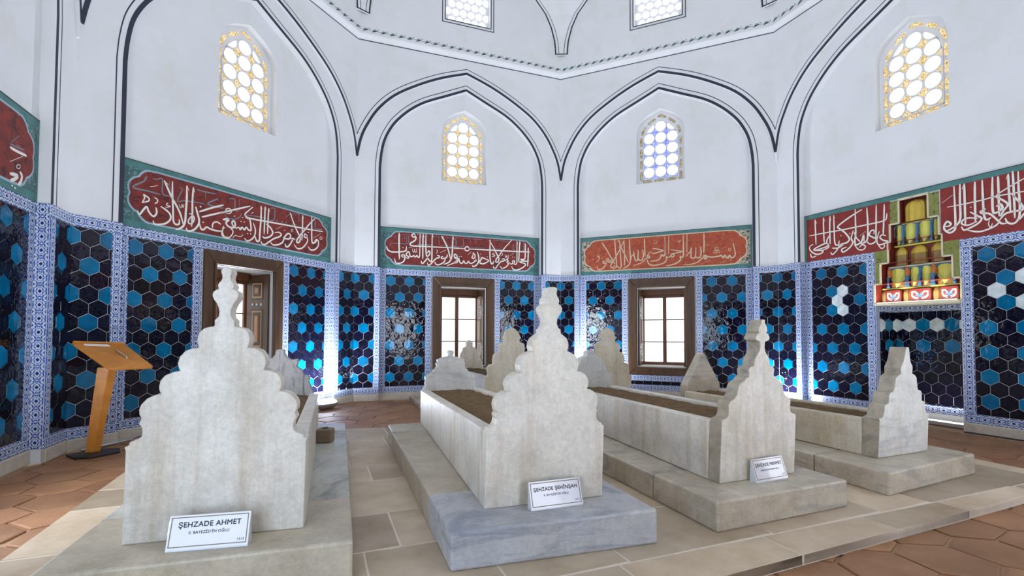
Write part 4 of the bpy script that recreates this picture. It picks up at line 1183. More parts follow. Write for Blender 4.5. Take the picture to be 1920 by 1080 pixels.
        f = [(i*m+j, i*m+j+1, (i+1)*m+j+1, (i+1)*m+j) for i in range(len(rows)-1) for j in range(seg)]
        o = mesh('muqarnas_cell', (v + [], f), mats, t)
        if len(mats) > 1:
            for pi, p in enumerate(o.data.polygons): p.material_index = 0 if (pi // seg) >= 1 else 1
        return o
    def star(x, w, z0, z1, y):
        """yellow folded star alcove: ridge lines meet in a point at the foot"""
        r = w/2; zb = z0; zt = z1; zm = z0+.50*(z1-z0); d = .06
        v = [(x,y-d,zb), (x-r,y,zm), (x+r,y,zm), (x-r*.95,y-.012,zt-.10*(zt-zb)), (x+r*.95,y-.012,zt-.10*(zt-zb)), (x,y-d*.95,zt), (x-r*.45,y-d*.55,zt), (x+r*.45,y-d*.55,zt), (x-r,y,zb), (x+r,y,zb), (x,y-d*.35,zt-.3*(zt-zb))]
        f = [(0,1,3,6),(0,6,5),(0,5,7),(0,7,4,2)]; o = mesh('muqarnas_star', (v, f), [MT['myellow'], MT['mbrown']], t)
        mesh('muqarnas_foot', (v, [(8,0,1),(0,9,2)]), MT['mbrown'], t)
        mesh('muqarnas_rib', G().tube([v[1], v[0], v[2]], .006, 5).get(), MT['mwhite'], t)
        arc = [(x-r-.012, zm-.02)] + [(x-(r+.012)*math.cos(q*math.pi/10), zt-.035+.045*math.sin(q*math.pi/10)) for q in range(11)] + [(x+r+.012, zm-.02)]
        g = G().tube([(a, y-.03, b) for a, b in arc], .011, 6); mesh('muqarnas_arch', g.get(), MT['mblue'], t)
    def col(x, z0, z1, y, r=.014):
        g = G().tube([(x,y-.05,z0),(x,y-.05,z0+.02),(x,y-.05,z0+.021),(x,y-.05,z1-.02),(x,y-.05,z1)], [r*1.5,r*1.5,r,r,r*1.4], 8); mesh('colonnette', g.get(), MT['mblue'], t)
    # storey 1: floral panels between bronze cells
    y = dep[0]
    for x, w in ((-.335,.20),(0,.26),(.335,.20)):
        a = .012; p = [(x-w/2,1.675)] + [(x-w/2+.02*(1-math.cos(q*math.pi/8)), 1.855-.03+.03*math.sin(q*math.pi/8)) for q in range(5)] + [(x+w/2-.02*(1-math.cos(q*math.pi/8)), 1.855-.03+.03*math.sin(q*math.pi/8)) for q in range(4,-1,-1)] + [(x+w/2,1.675)]
        fp = mesh('floral_panel', G().poly_xz(p, y-.07, y-.03).get(), MT['mred'], t)
        fg = G(); bg = G(); yy = y-.0725
        for s in (-1, 1):
            for q in ((.0,.03,.06),(.02,.09,.02)):
                pth = [(x+s*w*.08, 1.71+q[0]), (x+s*w*.30, 1.73+q[0]), (x+s*w*.38, 1.76+q[1]*.6), (x+s*w*.22, 1.80+q[2]*.3), (x+s*w*.10, 1.77)]
                fg.ribbon(catmull(pth, 4), .010, yy, True)
        for q in range(6):
            aa = q*math.pi/3; bg.ribbon([(x, 1.762), (x+.042*math.cos(aa)*w/.2, 1.762+.045*math.sin(aa))], .024, yy-.001, True)
        mesh('scroll', fg.get(), MT['letter'], fp); mesh('rosette', bg.get(), MT['mblue'], fp)
    for x in (-.47,-.18,.18,.47): cell(x, .10, 1.675, 1.86, y, [MT['mbrown'], MT['mbrown']], 6)
    # storey 2: yellow stars, blue colonnettes
    y = dep[1]; mesh('ledge', bevelled(G().box(-.50,.50,y-.02,y+.08,1.872,1.892).get(), .004), MT['myellow'], t)
    for x, w in ((-.285,.195),(-.068,.125),(.068,.125),(.285,.195)): star(x, w, 1.895, 2.16, y)
    for x in (-.40,-.165,-.145,0,.145,.165,.40): col(x, 1.893, 2.05, y)
    for x in (-.16, .16, -.39, .39): cell(x, .06, 2.04, 2.19, y, [MT['morange']], 4)
    # storey 3: small bronze alcoves
    y = dep[2]; mesh('ledge', bevelled(G().box(-.40,.40,y-.02,y+.08,2.172,2.196).get(), .004), MT['mwhite'], t)
    for x, w in ((-.22,.17),(0,.22),(.22,.17)): cell(x, w, 2.197, 2.455, y, [MT['mgold'], MT['mbrown']], 5, 1)
    # storey 4: yellow fan
    y = dep[3]; mesh('ledge', bevelled(G().box(-.30,.30,y-.03,y+.08,2.462,2.482).get(), .004), MT['myellow'], t)
    for x, w in ((-.225,.10),(-.088,.165),(.088,.165),(.225,.10)): star(x, w, 2.484, 2.765, y)
    for x in (-.172, 0, .172): col(x, 2.484, 2.72, y, .012)
    # storey 5: fluted gilded cap
    y = dep[4]; mesh('ledge', bevelled(G().box(-.19,.19,y-.03,y+.06,2.765,2.783).get(), .004), MT['myellow'], t)
    cell(0, .285, 2.784, 3.085, y, [MT['mgold'], MT['mgold']], 10, 1, .085, .36)
    return t
mihrab()
# light batten on the floor of the niche
t = tag(empty('light_batten', wpt(3, .1, RD+.30, 0), wall_frame(3)[1]), 'slim lit lamp batten on the floor inside the prayer niche', 'lamp')
mesh('housing', bevelled(G().box(-.36,.36,-.04,.04,.0,.05).get(), .006), MT['alu'], t)
mesh('diffuser', G().box(-.35,.35,-.03,.03,.05,.06).get(), MT['led_glow'], t)
ld = bpy.data.lights.new('batten_light', 'AREA'); ld.shape = 'RECTANGLE'; ld.size = .68; ld.size_y = .05; ld.energy = 3.5; ld.spread = math.radians(110); ld.color = (1, .96, .88)
lo = bpy.data.objects.new('batten_light', ld); link(lo, t); lo.location = (0, 0, .065); lo.rotation_euler = (math.pi, 0, 0)

# ================================================================== FLOOR
OCT = [tuple(CORN[k]) for k in range(-1, 7)]
def oct_clip(p, m=0.0):
    for i in range(8):
        a, b = Vector(OCT[i]), Vector(OCT[(i+1) % 8]); d = (b-a).normalized(); n = (-d.y, d.x)
        if n[0]*(-a.x) + n[1]*(-a.y) > 0: n = (-n[0], -n[1])
        if len(p) < 3: return []
        p = clip_half(p, n, n[0]*a.x + n[1]*a.y - m)
    return p
fl = G().add([(x*1.15, y*1.15, -.012) for x, y in OCT], [tuple(range(8))])
FLOOR = tag(mesh('floor', fl.get(), MT['grout']), 'brown hexagonal stone paving around the marble platforms', 'floor', kind='structure')
E1, E2 = Vector((math.cos(math.radians(23)), math.sin(math.radians(23)))), Vector((-math.sin(math.radians(23)), math.cos(math.radians(23))))
PLAT = [(-2.72,-3.90),(3.77,-.82),(2.60,2.55),(-4.62,.55)]
PLAT2 = [(-2.84,4.22),(-1.86,1.75),(2.05,3.35),(1.75,4.30),(.06,4.98)]
def inside(p, poly, m=0):
    n = len(poly); sgn = None
    for i in range(n):
        a, b = poly[i], poly[(i+1) % n]; cr = ((b[0]-a[0])*(p[1]-a[1])-(b[1]-a[1])*(p[0]-a[0]))/math.hypot(b[0]-a[0], b[1]-a[1])
        if sgn is None: sgn = sum((poly[j][0]*poly[(j+1)%n][1]-poly[(j+1)%n][0]*poly[j][1]) for j in range(n)) > 0
        if (cr if sgn else -cr) < m: return False
    return True
def pavers():
    S = .235; jit = {}; rot = math.radians(14); c, s = math.cos(rot), math.sin(rot); cnt = 0
    def vert(x, y):
        key = (round(x, 2), round(y, 2))
        if key not in jit: jit[key] = (x + random.uniform(-.035,.035), y + random.uniform(-.035,.035))
        return jit[key]
    for j in range(-24, 25):
        for i in range(-20, 21):
            x, y = (i + (.5 if j % 2 else 0))*S*math.sqrt(3), j*1.5*S
            P = []
            for q in range(6):
                a = math.radians(60*q+30); vx, vy = vert(x+S*math.cos(a), y+S*math.sin(a)); P.append((vx*c-vy*s, vx*s+vy*c))
            m = (sum(p[0] for p in P)/6, sum(p[1] for p in P)/6)
            if m[1] < -4.75 or inside(m, PLAT, .28) or inside(m, PLAT2, .28): continue
            px = to_pixel((m[0], m[1], 0))
            if px is None or not (-160 < px[0] < 2080) or px[1] > 1300: continue
            p = oct_clip([(m[0]+(a-m[0])*.955, m[1]+(b-m[1])*.955) for a, b in P], -.02)
            if len(p) < 3 or area(p) < .006 or cnt >= 300: continue
            dz = random.uniform(-.003, .003); n = len(p)
            v = [(a-m[0],b-m[1],-.02) for a,b in p] + [(a-m[0],b-m[1],dz-.004) for a,b in p] + [((a-m[0])*.94,(b-m[1])*.94,dz) for a,b in p]
            f = [(k,(k+1)%n,(k+1)%n+n,k+n) for k in range(n)] + [(k+n,(k+1)%n+n,(k+1)%n+2*n,k+2*n) for k in range(n)] + [tuple(range(2*n,3*n))]
            mesh('paving_stone', (v, f), MT['terra'], FLOOR, loc=(m[0], m[1], 0)); cnt += 1
pavers()
# ------------------------------------------------------------------ platforms of marble slabs
def platform(poly, label, rows, seed):
    rnd = random.Random(seed); cx = sum(p[0] for p in poly)/len(poly); cy = sum(p[1] for p in poly)/len(poly)
    root = mesh('marble_platform', G().poly_xy([(x-cx, y-cy) for x, y in poly], 0, .0530).get(), MT['mortar'], loc=(cx, cy, 0))
    tag(root, label, 'platform', kind='structure')
    ccw = sum(poly[i][0]*poly[(i+1)%len(poly)][1]-poly[(i+1)%len(poly)][0]*poly[i][1] for i in range(len(poly))) > 0
    us = [Vector(p).dot(E1) for p in poly]; vs = [Vector(p).dot(E2) for p in poly]
    v = min(vs) - .02; r = 0
    while v < max(vs):
        h = rows[r % len(rows)]*rnd.uniform(.9, 1.1); u = min(us) - rnd.uniform(0, .6)
        while u < max(us):
            w = rnd.uniform(.42, 1.05); sl = rnd.uniform(0, .02)
            P = [tuple(E1*a + E2*b) for a, b in ((u+.006,v+.006),(u+w-.006,v+.006+sl),(u+w-.006,v+h-.006),(u+.006,v+h-.006))]
            for i in range(len(poly)):
                a, b = Vector(poly[i]), Vector(poly[(i+1) % len(poly)]); d = (b-a).normalized(); n = (d.y, -d.x) if ccw else (-d.y, d.x)
                if len(P) < 3: break
                P = clip_half(P, n, n[0]*a.x+n[1]*a.y)
            if len(P) >= 3 and area(P) > .015:
                m = (sum(p[0] for p in P)/len(P), sum(p[1] for p in P)/len(P))
                mesh('slab', bevelled(G().poly_xy([(p[0]-m[0], p[1]-m[1]) for p in P], .003, .0555+rnd.uniform(-.001,.001)).get(), .0018), MT['slab'], root, loc=(m[0]-cx, m[1]-cy, 0))
            u += w
        v += h; r += 1
platform(PLAT, 'low stone-slab platform carrying the four front tombs', (.46,.62,.5,.75), 3)
platform(PLAT2, 'low stone-slab platform carrying the two tombs by the back walls', (.5,.6), 5)

# ================================================================== TOMBS
PROF = {
 1: (0.020, -1, [(0.02,1.294),(0.007,1.291),(-0.003,1.281),(-0.005,1.267),(0.0,1.255),(0.002,1.241),(-0.003,1.226),(-0.015,1.211),(-0.017,1.197),(-0.011,1.185),(-0.025,1.18),(-0.038,1.168),(-0.04,1.151),(-0.033,1.134),(-0.022,1.118),(-0.013,1.097),(-0.008,1.073),(-0.011,1.051),(-0.021,1.039),(-0.029,1.033),(-0.027,1.02),(-0.028,1.003),(-0.046,1.001),(-0.071,0.994),(-0.09,0.975),(-0.099,0.949),(-0.099,0.925),(-0.093,0.907),(-0.091,0.9),(-0.117,0.898),(-0.149,0.885),(-0.171,0.856),(-0.178,0.827),(-0.174,0.804),(-0.167,0.789),(-0.193,0.787),(-0.229,0.771),(-0.248,0.746),(-0.253,0.72),(-0.251,0.699),(-0.243,0.683),(-0.268,0.680),(-0.299,0.665),(-0.323,0.637),(-0.331,0.612),(-0.329,0.589),(-0.319,0.573),(-0.331,0.547),(-0.321,0.538),(-0.315,0.514),(-0.317,0.489),(-0.331,0.477),(-0.366,0.465),(-0.366,0.449),(-0.385,0.445)]),
 2: (0.044, 1, [(0.045,1.242),(0.067,1.24),(0.076,1.229),(0.072,1.212),(0.07,1.201),(0.075,1.187),(0.086,1.171),(0.087,1.153),(0.082,1.141),(0.097,1.134),(0.107,1.118),(0.104,1.099),(0.089,1.076),(0.076,1.055),(0.072,1.03),(0.077,1.011),(0.088,0.997),(0.096,0.993),(0.095,0.97),(0.111,0.96),(0.134,0.942),(0.145,0.918),(0.147,0.895),(0.138,0.865),(0.157,0.86),(0.186,0.845),(0.206,0.818),(0.213,0.789),(0.209,0.763),(0.2,0.747),(0.226,0.744),(0.258,0.725),(0.275,0.698),(0.279,0.677),(0.272,0.654),(0.265,0.642),(0.289,0.637),(0.313,0.623),(0.334,0.596),(0.339,0.569),(0.333,0.538),(0.325,0.522),(0.336,0.514),(0.327,0.49),(0.332,0.458),(0.35,0.439),(0.365,0.435),(0.367,0.423),(0.381,0.418)]),
 3: (0.067, 1, [(0.067,1.082),(0.083,1.082),(0.083,1.055),(0.101,1.028),(0.105,1.0),(0.092,0.99),(0.109,0.983),(0.125,0.962),(0.122,0.942),(0.107,0.935),(0.081,0.928),(0.076,0.891),(0.082,0.86),(0.105,0.829),(0.121,0.795),(0.12,0.762),(0.15,0.76),(0.168,0.738),(0.16,0.711),(0.159,0.691),(0.181,0.683),(0.194,0.665),(0.213,0.658),(0.237,0.643),(0.246,0.619),(0.25,0.591),(0.254,0.57),(0.277,0.545),(0.306,0.533),(0.32,0.508),(0.314,0.477),(0.313,0.442),(0.327,0.424),(0.366,0.414)]),
 4: (0.089, 1, [(0.089,0.89),(0.108,0.89),(0.114,0.856),(0.119,0.799),(0.129,0.761),(0.150,0.735),(0.156,0.717),(0.145,0.669),(0.18,0.655),(0.208,0.634),(0.213,0.576),(0.215,0.55),(0.227,0.527),(0.26,0.52),(0.275,0.506),(0.276,0.457),(0.272,0.433),(0.30,0.428),(0.32,0.416),(0.321,0.358),(0.332,0.328),(0.378,0.316)]),
 5: (0.009, -1, [(0.009,1.065),(-0.038,1.045),(-0.089,0.997),(-0.099,0.953),(-0.13,0.919),(-0.104,0.895),(-0.104,0.861),(-0.15,0.85),(-0.175,0.833),(-0.186,0.785),(-0.181,0.717),(-0.225,0.705),(-0.251,0.68),(-0.266,0.613),(-0.261,0.555),(-0.31,0.545),(-0.341,0.519),(-0.346,0.462),(-0.331,0.414),(-0.351,0.386),(-0.386,0.377)]),
 'f1': (-0.012, 1, [(-0.012,0.811),(0.024,0.805),(0.029,0.76),(0.06,0.725),(0.092,0.702),(0.154,0.713),(0.159,0.679),(0.144,0.634),(0.197,0.599),(0.208,0.553),(0.261,0.529),(0.271,0.506),(0.261,0.473),(0.283,0.427),(0.304,0.369)]),
 'f2': (0.004, -1, [(0.004,0.785),(-0.023,0.776),(-0.027,0.753),(-0.015,0.73),(-0.023,0.715),(-0.054,0.711),(-0.108,0.697),(-0.124,0.686),(-0.151,0.679),(-0.143,0.655),(-0.162,0.633),(-0.151,0.61),(-0.17,0.576),(-0.191,0.565),(-0.191,0.542),(-0.239,0.517),(-0.284,0.492),(-0.28,0.469),(-0.273,0.453),(-0.284,0.423),(-0.276,0.4),(-0.291,0.371),(-0.306,0.349)]),
 'f3': (0.003, 1, [(0.003,0.787),(0.053,0.776),(0.058,0.727),(0.136,0.696),(0.158,0.646),(0.203,0.586),(0.219,0.536),(0.275,0.494),(0.274,0.385),(0.28,0.355)]),
 'f4': (0.0, 1, [(0.0,0.76),(0.018,0.745),(0.262,0.37),(0.275,0.34)]),
 'f5': (0.001, 1, [(0.001,0.862),(0.045,0.85),(0.06,0.817),(0.06,0.747),(0.118,0.715),(0.131,0.664),(0.171,0.6),(0.177,0.511),(0.243,0.472),(0.249,0.395),(0.269,0.331)]),
}
def stele_outline(key, w):
    tip, sg, pts = PROF[key]; H = pts[0][1]; half = []
    for s, z in pts: half.append((max(0.0, sg*(s - tip*z/H)), z))
    half[0] = (0.0, half[0][1])
    half.append((w/2, half[-1][1]-.02)); half.append((w/2, 0.0))
    lean = lambda z: tip*z/H
    R = [(x + lean(z), z) for x, z in half]; L = [(-x + lean(z), z) for x, z in half[1:]]
    return R + L[::-1]
def stele(name, parent, key, w, th, loc, rz, mat, bev=.006, down=0.0, side=None):
    g = G().poly_xz(stele_outline(key, w), 0, th)
    v = [(x, y, z if z > 1e-6 else -down) for x, y, z in g.v]
    o = mesh(name, bevelled((v, g.f), bev, 2), [mat, side or mat], parent, loc=loc, rz=rz)
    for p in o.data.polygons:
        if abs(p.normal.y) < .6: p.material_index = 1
    return o
def lerp(a, b, t): return a + (b-a)*t
def tomb(label, FL, FR, BL, zt, A, B, foot, head_key, foot_key, ztop, th, mats, hw=(.36,.33), fw=.62, zf=.055, group='marble tombs on the slab platforms', foot_th=.10):
    FL, FR, BL, A, B, foot = (Vector(p) for p in (FL, FR, BL, A, B, foot)); BR = FR + (BL-FL)
    c = (FL+FR+BL+BR)/4; root = tag(empty('marble_tomb', (c.x, c.y, zf)), label, 'tomb', group)
    P = lambda u, v: lerp(lerp(FL, FR, u), lerp(BL, BR, u), v) - c
    mb, mh, mf, ms = mats
    if not isinstance(mb, tuple): mb = (mb, mb, mb)
    for (u0,u1,v0,v1,nm) in ((0,1,0,.205,'front_slab'),(0,.5,.207,.86,'side_slab'),(.5,1,.207,.86,'side_slab'),(0,1,.862,1,'back_slab')):
        q = [P(u0,v0),P(u1,v0),P(u1,v1),P(u0,v1)]; m = sum(q, Vector((0,0)))/4
        dz = {'front_slab': 0.0, 'side_slab': -.003, 'back_slab': .004}[nm]
        mesh('base_slab', bevelled(G().poly_xy([tuple(p-m) for p in q], 0, zt-zf+dz).get(), .014, 2), mb[{'front_slab': 0, 'side_slab': 1, 'back_slab': 2}[nm]], root, loc=(m.x, m.y, 0))
    M = (A+B)/2; d = (B-A).normalized(); w = (B-A).length; ax = (foot-M); L = ax.length; ax = ax/L; rz = math.atan2(d.y, d.x)
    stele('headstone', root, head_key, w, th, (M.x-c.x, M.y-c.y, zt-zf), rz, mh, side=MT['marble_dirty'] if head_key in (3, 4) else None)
    if foot_key:
        stele('footstone', root, foot_key, fw, foot_th, (foot.x-c.x, foot.y-c.y, zt-zf), rz, mf, .004)
    # stone sides of the grave box
    n_in = Vector((-d.y, d.x)); t0 = th+.002; t1 = L-.004 if foot_key else L
    tk = .085
    def pt(s, t): return M + d*s + (n_in*min(t, th) if t <= th+.01 else ax*t) - c
    for sg in (-1, 1):
        a0, a1 = pt(sg*hw[0], t0), pt(sg*hw[1], t1); b0, b1 = pt(sg*(hw[0]-tk), t0), pt(sg*(hw[1]-tk), t1)
        o = (a0+a1)/2; z0 = zt-zf; v = []
        for p, z in ((a0,ztop[0]),(a1,ztop[1]),(b1,ztop[1]),(b0,ztop[0])): v.append((p.x-o.x, p.y-o.y, 0))
        for p, z in ((a0,ztop[0]),(a1,ztop[1]),(b1,ztop[1]),(b0,ztop[0])): v.append((p.x-o.x, p.y-o.y, z-zt))
        mesh('side_panel', bevelled((v, [(0,3,2,1),(4,5,6,7),(0,1,5,4),(1,2,6,5),(2,3,7,6),(3,0,4,7)]), .008, 2), ms, root, loc=(o.x, o.y, z0))
    if not foot_key:
        a, b = pt(-hw[1], t1), pt(hw[1], t1); e = ax*.08
        q = [a, b, b+e, a+e]; m = sum(q, Vector((0,0)))/4
        mesh('end_panel', bevelled(G().poly_xy([tuple(p-m) for p in q], 0, ztop[1]-zt).get(), .008), ms, root, loc=(m.x, m.y, zt-zf))
    # earth
    nx, ny = 9, 34; v = []; f = []
    for j in range(ny+1):
        for i in range(nx+1):
            s = lerp(-1, 1, i/nx); t = lerp(t0-.01, t1+.01, j/ny); h = lerp(hw[0], hw[1], j/ny)-tk+.012
            p = pt(s*h, t); z = lerp(ztop[0], ztop[1], j/ny) - zf - .028 + .018*(1-s*s) + random.uniform(-.008,.008); v.append((p.x, p.y, z))
    for j in range(ny):
        for i in range(nx): q = j*(nx+1)+i; f.append((q, q+1, q+nx+2, q+nx+1))
    tag(mesh('earth', (v, f), MT['soil'], root, smooth=True), kind='stuff')
    return root
MB, MC, MG, MO, MY = MT['marble'], MT['marble_cool'], MT['marble_grey'], MT['marble_old'], MT['marble_yellow']
tomb('largest white marble tomb at the left front with broad scalloped headstone', (-2.66,-2.98), (-1.49,-2.589), (-3.81,.03), .24, (-2.528,-2.675), (-1.791,-2.447), (-3.147,-.01), 1, 'f1', (.665,.60), .10, ((MT['marble_tan'], MT['marble_vein'], MC), MB, MG, MB), (.385,.36), .62)
tomb('white marble tomb second from the left, headstone with onion finial', (-1.046,-2.494), (.048,-2.13), (-2.144,.322), .245, (-.91,-2.175), (-.226,-1.926), (-1.515,.579), 2, 'f2', (.675,.60), .10, ((MT['marble_blue'], MT['marble_tan'], MO), MB, MC, MB), (.362,.335), .62)
tomb('white marble tomb whose headstone carries a flat-topped turban finial', (.433,-1.977), (1.487,-1.499), (-.656,.819), .235, (.587,-1.622), (1.216,-1.35), (.094,.92), 3, 'f3', (.635,.60), .105, (MO, MB, MC, MB), (.345,.33), .56)
tomb('rightmost marble tomb with grey stepped headstone and triangular footstone', (1.924,-1.277), (3.08,-.66), (.91,1.44), .222, (2.142,-.862), (2.757,-.579), (1.62,1.511), 4, 'f4', (.525,.50), .13, (MO, MC, MO, MY), (.335,.32), .55, foot_th=.12)
tomb('small yellowed marble tomb behind, below the left back window', (-1.30,1.60), (-.22,1.99), (-2.42,4.35), .24, (-1.236,1.875), (-.511,2.139), (-1.697,4.052), 5, 'f5', (.617,.60), .09, (MO, MY, MY, MC), (.36,.33), .54)
tomb('small pale marble tomb behind, below the right back window', (.10,1.90), (1.18,2.29), (-.55,3.85), .24, (.165,2.175), (.890,2.439), (-.10,3.75), 5, None, (.617,.60), .09, (MO, MY, MY, MC), (.36,.33), .54)

# ================================================================== PLAQUES
def text(body, size, loc, parent, mat, align='CENTER', bold=.0):
    """print: outlines of the words, thickened a little, as one flat mesh"""
    cu = bpy.data.curves.new('print', 'FONT'); cu.body = body; cu.size = size; cu.align_x = align; cu.resolution_u = 3; cu.space_character = 1.06
    tmp = bpy.data.objects.new('print', cu); COL.objects.link(tmp); bpy.context.view_layer.update()
    me = tmp.evaluated_get(bpy.context.evaluated_depsgraph_get()).to_mesh()
    vs = [(v.co.x, v.co.y) for v in me.vertices]; fs = [tuple(p.vertices) for p in me.polygons]
    bpy.data.objects.remove(tmp); g = G(); i = 0
    for dx, dz in ((-bold,0),(bold,0),(0,bold),(0,-bold)):
        g.add([(x+dx, -.00002*i, y+dz) for x, y in vs], fs); i += 1
    return mesh('lettering', g.get(), mat, parent, loc=loc)
def plaque(label, BL, w, ang, z, lines):
    t = tag(empty('name_plaque', (BL[0]+math.cos(ang)*w/2, BL[1]+math.sin(ang)*w/2, z), ang), label, 'plaque', 'acrylic name plaques on the tombs')
    H = .15; tilt = math.atan2(.050, .14)
    wedge = G().add([(-w/2,0,0),(w/2,0,0),(w/2,.056,0),(-w/2,.056,0),(-w/2,.0485,.134),(w/2,.0485,.134)], [(0,1,5,4),(1,2,5),(2,3,4,5),(3,0,4),(0,3,2,1)])
    mesh('stand', wedge.get(), MT['acrylic_edge'], t)
    b = mesh('board', bevelled(G().box(-w/2,w/2,-.004,0,.004,H).get(), .0012), MT['acrylic'], t); b.rotation_euler = (-tilt, 0, 0)
    g = G(); x0, x1, z0, z1 = -w/2+.008, w/2-.008, .016, H-.008; q = .004
    for a in ((x0,x1,z0,z0+q),(x0,x1,z1-q,z1),(x0,x0+q,z0,z1),(x1-q,x1,z0,z1)): g.box(a[0],a[1],-.0048,-.003,a[2],a[3])
    mesh('border_line', g.get(), MT['brass'], b)
    for body, size, zz, xx, al, bo in lines: text(body, size, (xx, -.0046, zz), b, MT['ink'], al, bo)
    return t
def lines(a, b, y, sa, sb, w): return [(a, sa, .098, 0, 'CENTER', sa*.028), (b, sb, .069, 0, 'CENTER', sb*.024), (y, .0145, .028, w/2-.018, 'RIGHT', .0003)]
plaque('white name plaque with gold border leaning on the leftmost headstone', (-2.275,-2.74), .334, math.radians(14.2), .2405, lines('ŞEHZADE AHMET', "II. BAYEZİD'İN OĞLU", '1513', .0310, .0165, .334))
plaque('white name plaque leaning on the headstone with the onion finial', (-.651,-2.192), .316, math.radians(21.5), .2455, lines('ŞEHZADE ŞEHİNŞAH', "II. BAYEZİD'İN OĞLU", '1511', .0262, .0150, .316))
plaque('white name plaque leaning on the headstone with the flat-topped finial', (.837,-1.603), .300, math.radians(26), .2355, lines('ŞEHZADE MEHMET', "ŞEHZADE ŞEHİNŞAH'IN OĞLU", '1512', .0285, .0118, .300))

# ================================================================== LECTERN
def lectern():
    t = tag(empty('lectern', (-4.98,-.075,0)), 'oak reading lectern on a black base plate in the left corner', 'lectern')
    mesh('base_plate', bevelled(G().poly_xy([(-.20,-.10),(-.02,-.21),(.12,-.19),(.21,.06),(.10,.19),(-.05,.17)], .001, .022).get(), .004), MT['black_metal'], t)
    # leaning tapered post
    b0, b1 = Vector((-.03,.01,.02)), Vector((.13,-.03,.87)); g = G(); v = []
    for p, a, b in ((b0,.042,.030),(b1,.058,.036)):
        for sx, sy in ((-1,-1),(1,-1),(1,1),(-1,1)): v.append((p.x+sx*a*.75+sy*b*.35, p.y+sy*b+sx*a*.35, p.z))
    g.add(v, [(0,3,2,1),(4,5,6,7),(0,1,5,4),(1,2,6,5),(2,3,7,6),(3,0,4,7)]); mesh('post', bevelled(g.get(), .004), MT['wood_oak'], t)
    TL, TR, BR, BL = (Vector(p) - Vector((-4.98,-.075,0)) for p in ((-5.10,-.232,1.105),(-4.924,.194,1.08),(-4.53,.10,.85),(-4.714,-.241,.853)))
    up = (TR-TL).cross(TL-BL).normalized()
    if up.z < 0: up = -up
    def slab(P, h0, h1): return ([p+up*h0 for p in P] + [p+up*h1 for p in P], [tuple(range(len(P)-1,-1,-1)), tuple(range(len(P),2*len(P)))] + [(i,(i+1)%len(P),(i+1)%len(P)+len(P),i+len(P)) for i in range(len(P))])
    e1, e2 = (TR-TL), (BL-TL)
    Q = lambda a, b: lerp(lerp(TL, TR, a), lerp(BL, BR, a), b)
    desk = mesh('desk', bevelled(slab([Q(0,.05),Q(.06,0),Q(.94,0),Q(1,.05),Q(1,.95),Q(.94,1),Q(.06,1),Q(0,.95)], -.012, .012), .004), MT['wood_oak'], t)
    mesh('seam', slab([Q(.485,.02),Q(.495,.02),Q(.495,.98),Q(.485,.98)], .0122, .0130), MT['wood_dark'], desk)
    mesh('handle', G().tube([Q(.60,.30)+up*.012, Q(.60,.34)+up*.03, Q(.62,.62)+up*.03, Q(.62,.66)+up*.012], .006, 8).get(), MT['alu'], desk)
    mesh('name_strip', bevelled(slab([Q(.16,.05),Q(.62,.05),Q(.62,.12),Q(.16,.12)], .012, .022), .002), MT['letter'], desk)
    mesh('lip', bevelled(slab([Q(.02,-.03),Q(.98,-.03),Q(.98,.01),Q(.02,.01)], -.014, .03), .003), MT['wood_oak'], desk)
lectern()

# ================================================================== SMALL THINGS
t = tag(mesh('stone_block', bevelled(G().box(-.068,.068,-.06,.06,0,.122).get(), .014, 2), MT['block'], loc=(-2.482,-.50,.2375), rz=math.radians(4)), 'small rough brown stone cube on the ledge of the leftmost tomb', 'stone')
g = G(); n = 10
g.add([(.028*math.cos(2*math.pi*i/n), .028*math.sin(2*math.pi*i/n), .121) for i in range(n)] + [(.024*math.cos(2*math.pi*i/n), .024*math.sin(2*math.pi*i/n), .131) for i in range(n)], [(i,(i+1)%n,(i+1)%n+n,i+n) for i in range(n)] + [tuple(range(n,2*n))])
mesh('knob', g.get(), MT['black_metal'], t)
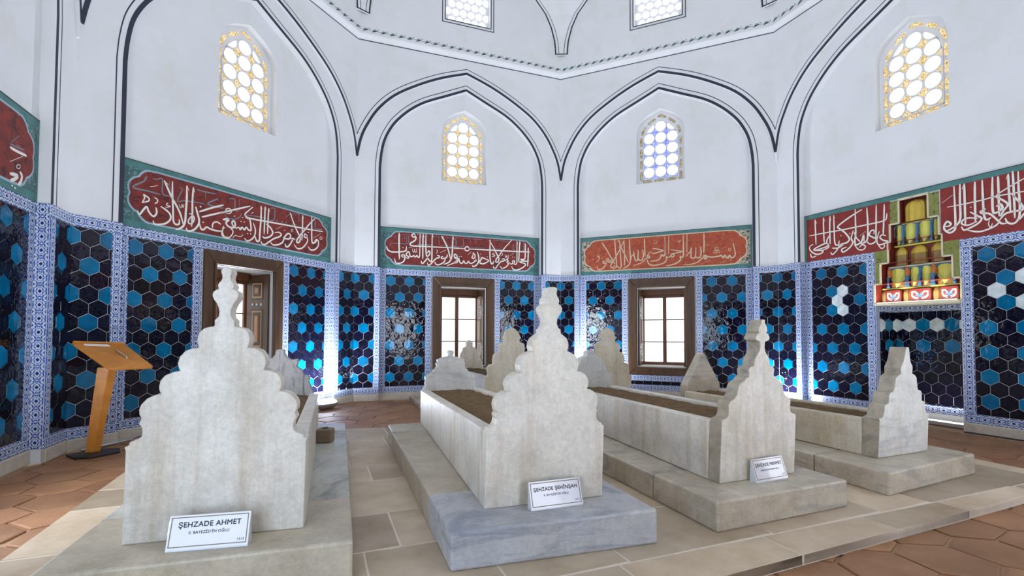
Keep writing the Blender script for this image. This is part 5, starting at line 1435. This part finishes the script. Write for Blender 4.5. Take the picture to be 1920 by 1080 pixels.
# floodlights lying on the floor against the piers
def floodlight(x, y, rz, label, power):
    t = tag(empty('floodlight', (x, y, 0), rz), label, 'lamp', 'floor floodlights along the walls'); n = 28; g = G(); v = []
    prof = [(.10,.0),(.19,.035),(.235,.085),(.235,.10),(.20,.105)]
    for r, z in prof:
        for i in range(n): a = 2*math.pi*i/n; v.append((r*math.cos(a), r*.62*math.sin(a), z))
    g.add(v, [(j*n+i, j*n+(i+1)%n, (j+1)*n+(i+1)%n, (j+1)*n+i) for j in range(len(prof)-1) for i in range(n)] + [tuple(range(n-1,-1,-1))])
    mesh('housing', g.get(), MT['alu'], t, smooth=True)
    g = G(); v = [(q*math.cos(2*math.pi*i/n), q*.62*math.sin(2*math.pi*i/n), z) for q, z in ((.20,.104),(.17,.135),(.10,.155)) for i in range(n)] + [(0,0,.162)]
    g.add(v, [(j*n+i,j*n+(i+1)%n,(j+1)*n+(i+1)%n,(j+1)*n+i) for j in range(2) for i in range(n)] + [(2*n+i,2*n+(i+1)%n,3*n) for i in range(n)]); mesh('lens', g.get(), MT['lamp_glow'], t, smooth=True)
    ld = bpy.data.lights.new('flood_light', 'AREA'); ld.shape = 'ELLIPSE'; ld.size = .38; ld.size_y = .22; ld.energy = power; ld.color = (.80, .88, 1.0)
    lo = bpy.data.objects.new('flood_light', ld); link(lo, t); lo.location = (0, 0, .17); lo.rotation_euler = (math.pi, 0, 0)
p = wpt(0, 1.24, -.20, 0); floodlight(p.x, p.y, wall_frame(0)[1], 'round floodlight shining up the tiled wall behind the leftmost tomb', LAMP_POWER)
for k_, x_, pw_, l_ in ((2, -1.45, 1.0, 'floodlight hidden behind the small pale tomb at the right back wall'), (3, -1.78, .4, 'floodlight in the corner behind the rightmost tomb'),
                   (-1, -.7, .5, 'floodlight at the foot of the near left wall, out of frame'), (4, 0.0, .6, 'floodlight at the foot of the near right wall, out of frame'),
                   (5, .6, .6, 'floodlight at the foot of the front right wall, out of frame')):
    p = wpt(k_, x_, -.22, 0); floodlight(p.x, p.y, wall_frame(k_)[1], l_, LAMP_POWER*pw_)
# conduit along the foot of the left wall
pts = [wpt(0, x, yy, z) for x, yy, z in ((-1.95,-.06,.015),(-1.80,-.055,.015),(-1.50,-.05,.03),(-1.40,.04,.04),(-1.2,.06,.04),(.2,.06,.04),(1.0,.06,.03))]
g = G().tube(pts, .012, 8); c0 = pts[0]
tag(mesh('conduit', ([Vector(q)-c0 for q in g.v], g.f), MT['alu'], loc=c0, smooth=True), 'thin grey cable conduit along the foot of the left wall', 'conduit')
pts = [wpt(3, x, yy, z) for x, yy, z in ((.55,.05,.012),(.62,.06,.012),(.9,.065,.012),(1.3,.065,.012),(1.58,.065,.012))]
g = G().tube(pts, .010, 8); c0 = pts[0]
tag(mesh('cable', ([Vector(q)-c0 for q in g.v], g.f), MT['black_metal'], loc=c0, smooth=True), 'black cable along the skirting right of the prayer niche', 'cable')
